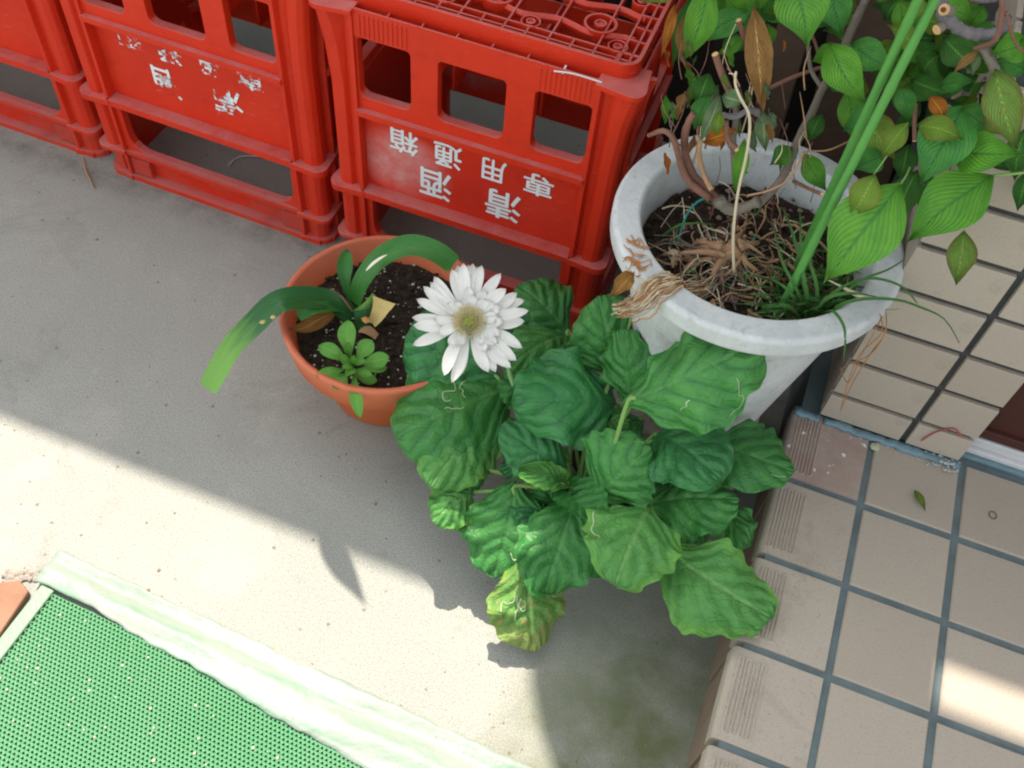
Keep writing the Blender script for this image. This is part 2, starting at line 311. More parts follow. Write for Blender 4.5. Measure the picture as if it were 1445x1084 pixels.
M['bark']=simple('reddish_bark',(.19,.095,.070),.4,70,.8,.25,.0015,160); M['bark_g']=simple('grey_bark',(.19,.165,.14),.45,60,.85,.25,.002,150); M['bark_v']=simple('violet_grey_bark',(.17,.155,.17),.4,80,.9,.2,.0025,150)
M['cut']=simple('cut_wood',(.62,.40,.19),.2,90,.8,.2); M['cut_dark']=simple('cut_wood_core',(.12,.05,.02),.2,90,.8,.2)
M['root']=simple('dry_root',(.36,.22,.13),.45,60,.85,.2); M['root_pale']=simple('pale_root',(.58,.50,.36),.2,60,.8,.25); M['root_rust']=simple('rust_root',(.40,.18,.06),.4,80,.85,.2)
M['stake']=simple('green_stake',(.085,.29,.06),.15,30,.42,.4,.0006,120); M['twine']=simple('teal_twine',(.02,.26,.24),.2,60,.6,.3)
M['petiole']=simple('petiole',(.20,.36,.10),.2,60,.55,.3)
M['trail']=simple('leaf_mine',(.50,.62,.38),.15,100,.7,.2)
def matgreen(name,a,b,trans=0,rough=.4):
    m=NM(name); n=m.noise(3.0,4); return m.fin(m.mix(n,a,b),rough,.4,m.bump(m.noise(200,3),.0005),trans)
M['mat']=matgreen('green_mat',(.035,.235,.085),(.13,.29,.165)); M['mat_low']=matgreen('green_mat_underside',(.02,.19,.07),(.05,.23,.10)); M['mat_edge']=matgreen('green_mat_border',(.16,.27,.18),(.22,.32,.23),0,.35)
def tape():
    m=NM('pale_green_tape'); mp=m.N('ShaderNodeMapping'); mp.inputs['Scale'].default_value=(2,18,4); m.L(m.coord(),mp.inputs[0])
    n=m.noise(1,3,.6,vec=mp.outputs[0],dist=.5); col=m.ramp(n,[(.40,(.215,.285,.24)),(.50,(.25,.30,.265)),(.57,(.16,.275,.20)),(.64,(.265,.295,.27))])
    return m.fin(col,.45,.4,m.bump(m.noise(26,5),.003))
M['tape']=tape()
M['brick']=simple('brick',(.27,.15,.10),.35,25,.9,.2,.002,60); M['mortar']=simple('mortar',(.30,.27,.24),.3,30,.95,.1,.003,60)
M['straw']=simple('white_straw',(.62,.62,.66),.1,30,.5,.4)
# worn print
def ink(name,lo,hi):
    m=NM(name); tr=m.N('ShaderNodeBsdfTransparent'); mx=m.N('ShaderNodeMixShader')
    a=m.ramp(m.noise(38,6,.7),[(lo,(0,0,0)),(hi,(1,1,1))]); m.fin(m.mix(m.noise(200,3),(.62,.70,.76),(.78,.84,.88)),.6,.3)
    m.L(a,mx.inputs[0]); m.L(tr.outputs[0],mx.inputs[1]); m.L(m.p.outputs[0],mx.inputs[2]); m.L(mx.outputs[0],m.out.inputs[0]); return m.m
M['ink']=ink('white_ink',.25,.33); M['ink_worn']=ink('white_ink_worn',.50,.55); M['ink_smear']=ink('white_ink_smear',.50,.66)
# ---------------------------------------------------------------- ground, walls, eave, shade blockers
g=MB(); g.add([(-30,-30,0),(30,-30,0),(30,30,0),(-30,30,0)],[(0,1,2,3)]); g.build('ground',M['concrete'],kind='structure')
wl=thing('building_wall','dark building wall in deep shade behind the red crates','wall',(0,.5,0))
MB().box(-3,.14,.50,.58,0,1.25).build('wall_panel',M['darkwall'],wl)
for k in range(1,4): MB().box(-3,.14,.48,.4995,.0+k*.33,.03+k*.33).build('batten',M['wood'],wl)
# shading: the roof edge, plus an added unseen canopy and panel shaped to the shadow
H=2.4; oxx,oyy=-.27*H,.51*H
def eave(name,pts,label,cat):
    m=MB(); m.prism([(x+oxx*(H+.08)/H,y+oyy*(H+.08)/H) for x,y in pts],H,H+.08); o=m.build(name,M['wood'],org=None,tag=(label,cat)); return o
eave('roof_eave',[(-7,-.465),(1.5,-.475),(5,-.48),(5,4),(-7,4)],'flat roof edge of the house high above the crates','roof')
cpts=[(.182,-.462),(.186,-.50),(.195,-.55),(.225,-.60),(.262,-.64),(.40,-.9),(.652,-.9),(.652,-.462)]
m=MB(); m.prism([(x-.27*2.33,y+.51*2.33) for x,y in cpts],2.29,2.33); m.build('step_shade_blocker',M['wood'],tag=('small porch canopy projecting over the tiled step','canopy'))  # added slab out of view, its outline follows the shadow edge beside the step
m=MB(); m.prism([(x-.27*2.60,y+.51*2.60) for x,y in [(.655,-.541),(3,-.60),(3,-1.4),(.655,-1.4)]],2.56,2.60); m.build('outer_shade_blocker',M['wood'],tag=('flat canopy panel over the outer end of the tiled step','canopy'))  # added unseen slab that bounds the sun patch on the step
# ---------------------------------------------------------------- step with tiles
HS=.1463; X0=.3904; P=.116; YP=-.118
st=thing('tiled_step','beige tiled step with blue grey joints and grooved nosing tiles','step',(X0,YP,0))
MB().box(X0+.010,1.6,-1.5,.6,0,HS-.003).build('step_core',M['grout'],st)
cols=[(X0,.4915)]+[(.5005+P*k,.5005+P*k+.107) for k in range(5)]
rows=[(-.1215-.104,-.118+.0)]+[(-.2303-.0045-P*(k+1)+.009,-.2303-.0045-P*k) for k in range(6)]
tc={}
def slab(x0,x1,y0,y1,z0,z1,b=.0015):
    return MB().add([(x0,y0,z0),(x1,y0,z0),(x1,y1,z0),(x0,y1,z0),(x0,y0,z1-b),(x1,y0,z1-b),(x1,y1,z1-b),(x0,y1,z1-b),(x0+b,y0+b,z1),(x1-b,y0+b,z1),(x1-b,y1-b,z1),(x0+b,y1-b,z1)],
     [(0,1,5,4),(1,2,6,5),(2,3,7,6),(3,0,4,7),(4,5,9,8),(5,6,10,9),(6,7,11,10),(7,4,8,11),(8,9,10,11)])
rt=random.Random(3)
def nosing(y0,y1,mat):
    "nosing tile: rounded front edge, grooved loops"
    m=MB(); x0=X0; x1=.4915; prof=[(x1,HS-.006),(x1,HS)]
    for k in range(7):
        a=R(90*k/6); prof.append((x0+.007-.007*math.sin(a),HS-.007+.007*math.cos(a)))
    prof+= [(x0,HS-.030),(x0+.008,HS-.030)]
    n=len(prof); vs=[(a,y0,b) for a,b in prof]+[(a,y1,b) for a,b in prof]
    m.add(vs,[tuple(range(n)),tuple(range(n,2*n))[::-1]]+[(i,(i+1)%n,(i+1)%n+n,i+n)[::-1] for i in range(n)])
    for k in range(4):      # raised racetrack loops
        xa=x0+.0095+k*.0085; w_=.0046; ya=y0+.012; yb=y1-.012; z=HS+.0001
        pts=[]
        for j in range(7): a=PI*j/6; pts.append((xa+w_/2+w_/2*math.cos(a),yb+w_/2*math.sin(a),z))
        for j in range(7): a=PI+PI*j/6; pts.append((xa+w_/2+w_/2*math.cos(a),ya+w_/2*math.sin(a),z))
        pts.append(pts[0]); m.tube(pts,  .0015,6,False,flat=1)
    return m.build('nosing_tile',mat,st)
for j,(y0,y1) in enumerate(rows):
    for i,(x0,x1) in enumerate(cols):
        if i==0: nosing(y0,y1,M['tile_pink'] if j==0 else M['tile'])
        else:
            dz=rt.uniform(-.0005,.0005); o=slab(0,x1-x0,0,y1-y0,-.006,.0).build('tile',M['tile'],None,org=(0,0,0))
            o.parent=st; o.location=V((x0,y0,HS+dz))-ORG[st.name]
for i,(x0,x1) in enumerate(cols[3:]):   # tiles right of the pillar run further back
    o=slab(0,x1-x0,0,.05,-.006,0).build('tile',M['tile'],None); o.parent=st; o.location=V((x0,-.109,HS))-ORG[st.name]
for k in range(7):  # riser faced with brown tiles, a little in from the nosing
    y1=-.2303-.0045-P*k+P; MB().box(X0+.003,X0+.011,y1-.107,y1,.0,HS-.032).build('riser_tile',M['tile_brown'],st,bevel=.001)
# pillar
pl=thing('tiled_pillar','beige tiled pillar with dark joints standing on the step behind the white pot','pillar',(.42,YP,HS))
XL,XR=.423,.603
MB().box(XL+.005,XR-.005,YP+.004,.24,HS+.002,.665).build('pillar_core',M['grout_dark'],pl)
zj=[.1515,.2035,.2705,.3375,.4045,.4715,.5385,.6055,.6725]
for a,b in zip(zj[:-1],zj[1:]):
    for (x0,x1) in ((XL,.5265),(.5345,XR)):
        o=MB().box(0,x1-x0,0,.007,0,b-a-.0085).build('wall_tile',M['tile'],None,bevel=.0012); o.parent=pl; o.location=V((x0,YP-.002+rt.uniform(-.0004,.0004),a))-ORG[pl.name]
    for (y0,y1) in ((YP+.006,YP+.11),(YP+.117,YP+.22)):
        o=MB().box(0,.007,0,y1-y0,0,b-a-.0085).build('side_tile',M['tile'],None,bevel=.0012); o.parent=pl; o.location=V((XL-.001,y0,a))-ORG[pl.name]
# sealant bead at the foot of the pillar
sb=thing('sealant_bead','messy blue grey sealant bead along the foot of the tiled pillar','sealant',(.39,YP,HS))
rs=random.Random(5); pts=[];rd=[]
for k in range(40):
    t=k/39; pts.append((.392+t*.214,YP-.006+rs.uniform(-.0012,.0012),HS+.001+rs.uniform(-.001,.001))); rd.append(.0075+rs.uniform(-.0012,.0016))
MB().tube(pts[:7],rd[:7],9,flat=.6).build('bead',M['seal'],sb,smooth=True); MB().tube(pts[7:],rd[7:],9,flat=.6).build('bead',M['seal'],sb,smooth=True)
m=MB()
for k in range(60):
    t=abs(rs.gauss(0,.5)); m.stone((.600-t*.03+rs.uniform(-.004,.006),YP-.010+rs.uniform(-.012,.010),HS+.002+rs.uniform(0,.004)),rs.uniform(.001,.003),rnd=rs)
for k in range(14): m.stone((.40+rs.random()*.19,YP-.017+rs.uniform(-.004,.003),HS+.0008),rs.uniform(.001,.0025),.4,rs)
m.build('crumbs',M['seal_pale'],sb,kind='stuff')
MB().stone((.500,YP-.021,HS+.0015),.0075,.3,rs).build('blob',simple('cream_blob',(.45,.46,.34),.2,60,.8,.2),sb)
rp=spline([at(1300,622,y=YP-.004),at(1320,610,y=YP-.004),at(1345,605,y=YP-.004),at(1357,616,y=YP-.004)],14)
MB().tube(rp,.0010,6).build('paint_dribble',simple('red_paint_scrap',(.36,.07,.05),.2,60,.6,.3),sb)
# door recess
dr=thing('door_panel','dark maroon door panel above the silver sill right of the tiled pillar','door',(.62,-.09,HS))
MB().box(.604,1.5,-.085,-.06,HS+.030,1.3).build('panel',M['maroon'],dr,bevel=.002)
MB().box(.604,1.5,-.092,-.085,HS+.030,HS+.045).build('bottom_rail',M['maroon'],dr,bevel=.001)
sl_=thing('door_sill','silver aluminium door sill beside the foot of the tiled pillar','sill',(.62,-.1,HS))
MB().box(.606,1.5,-.100,-.058,HS-.002,HS+.012).box(.606,1.5,-.094,-.058,HS+.012,HS+.028).build('sill_profile',M['silver'],sl_,bevel=.0015)
MB().box(.604,1.5,-.107,-.1002,HS-.002,HS+.005).build('sill_sealant',M['seal'],sl_,bevel=.0015)
# boards leaning in the dark behind the plants
def board(p0,p1,wd,th,label,mat):
    a=V(p0);b=V(p1);d=(b-a).normalized();s=d.cross(V((0,1,0))).normalized();n=s.cross(d)
    vs=[q+s*(i*wd/2)+n*(j*th/2) for q in(a,b) for i in(-1,1) for j in(-1,1)]
    mm=MB().add(vs,[(0,1,3,2),(4,6,7,5),(0,4,5,1),(2,3,7,6),(0,2,6,4),(1,5,7,3)]); return mm.build('board',mat,None,bevel=.002,tag=(label,'board','old boards leaning behind the shrub'))
board(at(1060,250,y=.22),at(1150,-60,y=.30),.045,.02,'narrow brown board leaning behind the grey shrub stem',M['wood'])
board(at(1170,330,y=.26),at(1290,-160,y=.36),.13,.025,'wide dark brown board leaning behind the green stakes',M['wood'])
MB().box(.125,.95,.33,.37,0,.9).build('shade_backdrop',M['darkwall'],tag=('dark weathered panel behind the shrub in the white pot','panel'))  # added sheet, its near-black colour stands in for the shade behind the shrub
# ---------------------------------------------------------------- crates
CW=.203; CD=.30; HWF=.163
def face(hw,wins,hole,outer):
    m=MB()
    m.box(-hw,hw,.012,.016,.150,.315)
    holes=[rrect(a,b,.330,.421,[.012,.012,.007,.007]) for a,b in wins]
    m.merge(plate(rrect(-hw,hw,.306,.450,.001,1),holes,0,.015))
    m.box(-hw,hw,-.003,-.0002,.424,.463)
    n=int(2*hw/.041)
    for k in range(n+1):
        x=-hw+.002+(2*hw-.004)*k/n; m.box(x-.0009,x+.0009,0,.010,.450,.4615)
    for (a,b) in ((-hw+.008,-hw+.078),(hw-.078,hw-.008)):
        for k in range(11): x=a+(b-a)*(k+.5)/11; m.box(x-.0014,x+.0014,-.0042,-.003,.427,.458)
    m.box(-hw,hw,-.009,.0121,.303,.312); m.box(-hw,hw,-.009,.0121,.154,.165)
    m.merge(plate(rrect(-hw,hw,.045,.156,.001,1),[rrect(-hole,hole,.062,.150,[.032,.032,.006,.006])],0.001,.015))
    m.box(-hw,hw,-.005,.0145,.054,.0615)
    m.box(-hw,hw,.010,.0148,.010,.046)
    for s in (-1,1):
        a=min(s*(hw-.040),s*(hw-.004)); b=max(s*(hw-.040),s*(hw-.004)); m.box(a,b,-.0005,.0102,.012,.044)
        for k in range(7): m.box(a+.001,b-.001,-.002,-.0005,.014+k*.0042,.0160+k*.0042)
    m.box(-hw-.03,hw+.03,-.007,.0150,-.0,.0098)
    return m
def post():
    "front right corner post, profile mirrored on the diagonal"
    hw=HWF; c=CW
    pr=[(hw-.003,.0155),(hw-.003,-.006),(hw+.003,-.006),(hw+.006,.004),(hw+.013,.005),(hw+.018,-.002),(hw+.030,-.002),(hw+.0365,.0015)]
    # side half: swap about the corner diagonal (x-c) <-> -(y)
    side=[(c+(-y),-(x-c)) for x,y in pr][::-1]
    P_=pr+side+[(c-.016,.038),(c-.016,.0155)]
    m=MB(); zs=[.0,.045,.05,.15,.34,.40,.435,.456]; n=len(P_); vs=[]
    for z in zs:
        f=max(0,(z-.33)/.126); f=f*f*.013; ins=-.005 if z<.046 else 0
        for (x,y) in P_:
            ox=f+ins if x>hw+.016 or y>.02 else 0
            vs.append((x+(ox if x>c-.03 else 0),y-(ox*.5 if y<.012 and x>hw+.016 else 0),z))
    fs=[(i*n+k,i*n+(k+1)%n,(i+1)*n+(k+1)%n,(i+1)*n+k)[::-1] for i in range(len(zs)-1) for k in range(n)]+[tuple(range(n)),tuple((len(zs)-1)*n+k for k in range(n))[::-1]]
    m.add(vs,[f[::-1] for f in fs])
    def fl(out,z0,z1,drop):
        q=[(hw-.004,.02),(hw-.004,-.010)]
        r=.016; cx,cy=c+out-r,-out+r
        for k in range(7): a=R(-90+90*k/6); q.append((cx+r*math.cos(a),cy+r*math.sin(a)))
        q+=[(c+.010,.044),(c-.02,.044)]
        m.prism(q,z0,z1)
    fl(.011,.054,.0615,0); fl(.013,.154,.165,0); fl(.016,.4555,.4625,0)
    fl(.004,0,.010,0)
    return m
FW=[(-.158,-.084),(-.046,.046),(.084,.158)]
front=face(HWF,FW,.150,None)
hs_=CD/2-.040; side=face(hs_,[(-.095,-.02),(.02,.095)],.09,None)
def grid():
    m=MB(); x0,x1,y0,y1=-.200,.200,.012,CD-.012
    pa=rrect(x0,x1,y0,y1,.022,6); pb=rrect(x0+.005,x1-.005,y0+.005,y1-.005,.018,6)
    n=len(pa)
    for (z0,z1,A,B) in ((.448,.482,pa,pb),):
        vs=[(a,b,z0) for a,b in A]+[(a,b,z1) for a,b in A]+[(a,b,z1) for a,b in B]+[(a,b,z0) for a,b in B]
        m.add(vs,[(k+j*n,(k+1)%n+j*n,(k+1)%n+((j+1)%4)*n,k+((j+1)%4)*n) for k in range(n) for j in range(4)])
    z0,z1=.468,.480; t=.0014
    for y in (y0+.026,y1-.026,y0+.013,y1-.013): m.box(x0+.005,x1-.005,y-t,y+t,z0,z1)
    for x in (x0+.026,x1-.026,x0+.013,x1-.013): m.box(x-t,x+t,y0+.005,y1-.005,z0,z1)
    k=0
    for i in range(1,14):
        x=x0+(x1-x0)*i/14; m.box(x-t,x+t,y0+.005,y0+.026,z0,z1); m.box(x-t,x+t,y1-.026,y1-.005,z0,z1)
    for i in range(1,10):
        y=y0+(y1-y0)*i/10; m.box(x0+.005,x0+.026,y-t,y+t,z0,z1); m.box(x1-.026,x1-.005,y-t,y+t,z0,z1)
    for i in range(1,7):
        x=x0+(x1-x0)*i/7; m.box(x-t,x+t,y0+.026,y1-.026,z0,z1-.001)
    for j in range(1,5):
        y=y0+(y1-y0)*j/5; 
        pts=[(x0+.02+(x1-x0-.04)*k/28,y+.005*math.sin(k*.9+j*2),.474) for k in range(29)]
        m.tube(pts,.0028,4,flat=2.2)
    def ring(cx,cy,r,r2,full):
        A=[(cx+r*math.cos(2*PI*k/20),cy+r*math.sin(2*PI*k/20)) for k in range(20)]; B=[(cx+r2*math.cos(2*PI*k/20),cy+r2*math.sin(2*PI*k/20)) for k in range(20)]
        vs=[(a,b,z0) for a,b in A]+[(a,b,z1+.0012) for a,b in A]+[(a,b,z1+.0012) for a,b in B]+[(a,b,z0) for a,b in B]
        m.add(vs,[(k+j*20,(k+1)%20+j*20,(k+1)%20+((j+1)%4)*20,k+((j+1)%4)*20) for k in range(20) for j in range(4)])
        if full: m.prism(B,z0,z1-.001)
    for i in range(3):
        for j in range(2):
            cx=x0+(x1-x0)*(i+.5)/3; cy=y0+(y1-y0)*(j+.5)/2
            ring(cx,cy,.021,.0175,False); 
            for a in range(4): q=PI/4+a*PI/2; 
            ring(cx,cy,.008,.005,True)
    for i in range(4):
        for j in range(3):
            cx=x0+.034+(x1-x0-.068)*i/3; cy=y0+.034+(y1-y0-.068)*j/2; ring(cx,cy,.0125,.0105,False); ring(cx,cy,.006,.0035,True)
    return m
body=MB()
body.merge(front); body.merge(front,Matrix.Translation((0,CD,0))@Matrix.Rotation(PI,4,'Z'))
body.merge(side,Matrix.Translation((CW,CD/2,0))@Matrix.Rotation(PI/2,4,'Z')); body.merge(side,Matrix.Translation((-CW,CD/2,0))@Matrix.Rotation(-PI/2,4,'Z'))
div=MB()
for x in (-.065,.065): div.box(x-.0015,x+.0015,.016,CD-.016,.36,.447)
div.box(-.186,.186,CD/2-.0015,CD/2+.0015,.36,.447)
for x in (-.065,.065):
    for q in range(4):
        a=q*PI/2+PI/4; div.merge(MB().box(0,.028,-.0012,.0012,.330,.36),Matrix.Translation((x,CD/2,0))@Matrix.Rotation(a,4,'Z'))
    div.box(x-.0015,x+.0015,CD/2-.05,CD/2+.05,.30,.36); div.box(x-.05,x+.05,CD/2-.0015,CD/2+.0015,.30,.36)
def bare(name,m,mat):
    me=bpy.data.meshes.new(name); me.from_pydata([tuple(v) for v in m.v],[],m.f); me.materials.append(mat); me.update(); return me
pm=post(); mir=Matrix.Scale(-1,4,(1,0,0)); myr=Matrix.Translation((0,CD,0))@Matrix.Scale(-1,4,(0,1,0))
def flip(m): m.f=[f[::-1] for f in m.f]; return m
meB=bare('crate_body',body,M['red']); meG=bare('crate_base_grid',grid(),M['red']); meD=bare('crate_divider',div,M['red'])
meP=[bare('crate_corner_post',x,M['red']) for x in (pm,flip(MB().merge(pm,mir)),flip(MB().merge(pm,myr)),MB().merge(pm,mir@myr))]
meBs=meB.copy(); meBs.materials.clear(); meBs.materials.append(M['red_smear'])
def crate(loc,rz,label,mb):
    t=thing('bottle_crate',label,'crate',loc,'upside down red bottle crates in a row'); t.rotation_euler.z=rz
    for nm,me in [('side_walls',mb),('base_grid',meG),('bottle_divider',meD)]+[('corner_post',q) for q in meP]:
        o=link(nm,me,None,bevel=.0007); o.parent=t
    return t
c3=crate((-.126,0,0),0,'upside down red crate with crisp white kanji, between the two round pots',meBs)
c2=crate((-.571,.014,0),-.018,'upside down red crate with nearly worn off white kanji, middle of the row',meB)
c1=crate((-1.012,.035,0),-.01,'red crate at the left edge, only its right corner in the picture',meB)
def glyph(ch,cx,cz,w,h,bold,mat,parent,y,name='print'):
    cu=bpy.data.curves.new('t','FONT'); cu.body=ch; cu.size=1; cu.extrude=.0; cu.resolution_u=4
    o=bpy.data.objects.new('t',cu); me=bpy.data.meshes.new_from_object(o); bpy.data.objects.remove(o)
    xs=[v.co.x for v in me.vertices]; ys=[v.co.y for v in me.vertices]; a,b,c,d=min(xs),max(xs),min(ys),max(ys)
    for v in me.vertices:
        u=(v.co.x-(a+b)/2)/(b-a); q=(v.co.y-(c+d)/2)/(d-c); v.co=(cx-u*w,y,cz-q*h)     # turned 180 degrees: the crate stands on its head
    src=[v.co.copy() for v in me.vertices]; pf=[tuple(p.vertices) for p in me.polygons]; bpy.data.meshes.remove(me); mb=MB()
    for k,(du,dv) in enumerate(((0,0),(1,.5),(-1,-.5),(.4,-1),(-.4,1))): mb.add([(v.x+du*bold*w,v.y-k*.00002,v.z+dv*bold*h) for v in src],pf)
    o=mb.build(name,mat,None); o.parent=parent; return o
TX=[('清',.051,.205,.041,.040),('酒',-.053,.2045,.038,.040),('専',.099,.262,.033,.029),('用',.034,.264,.027,.029),('通',-.035,.264,.032,.031),('箱',-.101,.264,.033,.031)]
for ch,x,z,w_,h_ in TX:
    glyph(ch,x,z,w_*1.28,h_*1.28,.016,M['ink'],c3,.0112)
for ch,x,z,w_,h_ in TX:
    glyph(ch,x,z+.016,w_*1.25,h_*1.25,.014,M['ink_worn'],c2,.0112)
# worn smears of print on the middle crate
def smear(x,z,w_,h_,rot):
    m=MB(); pts=[]
    for k in range(14):
        a=2*PI*k/14; rr=random.uniform(.7,1.1); X=w_*math.cos(a)*rr; Z=h_*math.sin(a)*rr; pts.append((x+X*math.cos(rot)-Z*math.sin(rot),.0109,z+X*math.sin(rot)+Z*math.cos(rot)))
    m.add(pts,[tuple(range(14))]); o=m.build('print_smear',M['ink_smear'],None); o.parent=c2
for a in ((-.035,.279,.020,.013,.1),(-.048,.222,.020,.010,.05),(.036,.281,.016,.010,0),(.09,.275,.014,.014,.2),(.048,.228,.019,.010,-.2),(.035,.190,.010,.007,0)): smear(*a)
# white painted scratch on the right crate's top strip
MB().tube(spline([V((.105,-.0045,.459)),V((.13,-.0048,.4635)),V((.165,-.005,.4632))],10),.0011,5).tube([V((.116,-.005,.459)),V((.117,.004,.465))],.0012,5).build('scuff',M['straw'],None).parent=c3
# bits on the concrete
a=at(118,222,z=.002);
MB().tube(spline([at(117,222,z=.006),at(121,240,z=.003),at(133,266,z=.002)],10),[.0022]+[.0016]*9+[.0005],6).build('twig',M['root'],tag=('small brown twig on the concrete at the corner of the left crate','twig'))
MB().tube(spline([at(323,233,z=.003),at(340,221,z=.003),at(385,222,z=.004)],10),[.0035,.0032,.002]+[.0015]*8,6).build('straw_scrap',M['straw'],tag=('white plastic scrap lying inside the opening of the middle crate','scrap'))
rg=random.Random(11); m=MB()
for k in range(260):
    px,py=rg.uniform(0,1000),rg.uniform(150,1084); p=at(px,py,z=0)
    if p.x>X0: continue
    m.stone((p.x,p.y,.0006),rg.uniform(.0006,.0019)*(1.5 if rg.random()<.06 else 1),.6,rg)
m.build('grit',M['pebble'],tag=('scattered dark grit lying on the concrete','grit'),kind='stuff')
# ---------------------------------------------------------------- green mat
mt=thing('entrance_mat','green perforated vinyl mat with taped edge on the sunlit concrete','mat',(-.43,-.63,0))
mc=at(75,838,z=.008); x0m=mc.x; y1m=mc.y; ang=R(-2.2)
cr_,sr_=math.cos(ang),math.sin(ang)
def W(u,v,z): return V((x0m+u*cr_-v*sr_,y1m+u*sr_+v*cr_,z))     # u right, v away
# edge line of the mesh in the photo runs a little more toward the camera at right
pit=.0056; row=pit*.866; r_o=.0019
m=MB(); nx=int(.62/pit); ny=int(.60/row)
for j in range(ny):
    for i in range(nx):
        cx=(i+.5*(j%2)+.5)*pit; cy=-(j+.6)*row
        if rg.random()<.0: continue
        base=len(m.v)
        hexo=[W(cx+pit/2/math.cos(PI/6)*math.cos(PI/6+k*PI/3),cy+pit/2/math.cos(PI/6)*math.sin(PI/6+k*PI/3),.0085) for k in range(6)]
        tri=[W(cx+r_o*(.75 if k%2 else 1.12)*math.cos(PI/2+k*PI/3),cy+r_o*(.75 if k%2 else 1.12)*math.sin(PI/2+k*PI/3),.0092) for k in range(6)]
        lo=[q+V((0,0,-.006)) for q in tri]
        # hexo starts at 30deg, tri starts at 90deg
        m.v+=hexo+tri+lo
        for k in range(6):
            a=base+(k+1)%6; b=base+(k+2)%6; c=base+6+k; d=base+6+(k+1)%6
            m.f.append((a,b,d,c)); m.f.append((c,d,d+6,c+6))
m.build('mesh_surface',M['mat'],mt,kind='stuff')
MB().add([W(-.001,0.002,.0030),W(.64,0.002,.0030),W(.64,-.62,.0030),W(-.001,-.62,.0030)],[(0,1,2,3)]).build('backing_sheet',M['mat_low'],mt)
m=MB(); vs=[W(u,v,z) for z in (.001,.0095) for u,v in ((-.020,.004),(-.001,.004),(-.001,-.62),(-.020,-.62))]
m.add(vs,[(0,1,2,3),(4,7,6,5),(0,4,5,1),(1,5,6,2),(2,6,7,3),(3,7,4,0)]).build('side_border',M['mat_edge'],mt,bevel=.002)
m=MB(); 
for k in range(110):
    u,v=rg.uniform(.01,.36),-rg.uniform(.01,.30); m.stone(W(u,v,.0095),rg.uniform(.0008,.0022),.5,rg)
m.build('grit_on_mat',simple('white_grit',(.42,.38,.32),.2,50,.9,.2),mt,kind='stuff')
# crinkled tape covering the far edge
nu_,nv_=120,16; T0=at(82,775,z=.002); T1=at(770,1092,z=.002); B0=at(48,822,z=.010); B1=at(560,1092,z=.010)
mid0=at(95,838,z=.010); vs=[];fs=[];uvs=[]
for i in range(nu_+1):
    s=i/nu_*1.35
    top=T0.lerp(T1,s); bot=mid0.lerp(at(525,1092,z=.010),s) if True else 0
    if i==0: bot=B0
    elif i<6: bot=B0.lerp(bot,i/6)
    wv=.0008*math.sin(i*.9)+.0012*math.sin(i*.17+1)+rg.uniform(-.0005,.0005); bot=bot+V((0,wv,0)); top=top+V((0,.0008*math.sin(i*1.3)+.0006*math.sin(i*.51),0))
    for j in range(nv_+1):
        t=j/nv_; p=top.lerp(bot,t); prof=.0012+.0098*min(1,max(0,(t-.30)/.28))**1.0
        p.z=prof+.0009*math.sin(t*9+i*.11)+.0007*math.sin(i*.23+t*5)+rg.uniform(-.0002,.0002)
        vs.append(p);uvs.append((s,t))
for i in range(nu_):
    for j in range(nv_): a=i*(nv_+1)+j; fs.append((a,a+1,a+nv_+2,a+nv_+1))
o=mesh('tape',vs,fs,M['tape'],mt,smooth=True); sm=o.modifiers.new('s','SOLIDIFY'); sm.thickness=.0006
# brick paving at the left edge
bk=thing('brick','orange brown brick at the left edge beside the mat','brick',tuple(at(10,850,z=0)))
a=at(-40,830,z=.004);b=at(30,822,z=.004);c=at(43,838,z=.004);d=at(-2,905,z=.004);e=at(-60,900,z=.004)
q=[(v.x,v.y) for v in (e,d,c,b,a)]; MB().prism(q,0,.012).build('brick_face',M['brick'],bk,bevel=.002)
m=MB()
for k in range(40):
    t=rg.random(); p=at(5+45*t+rg.uniform(-8,8),818-3*t+rg.uniform(-12,6),z=.003); m.stone(p,rg.uniform(.002,.006),.5,rg)
m.build('mortar_crumbs',M['mortar'],bk,kind='stuff')
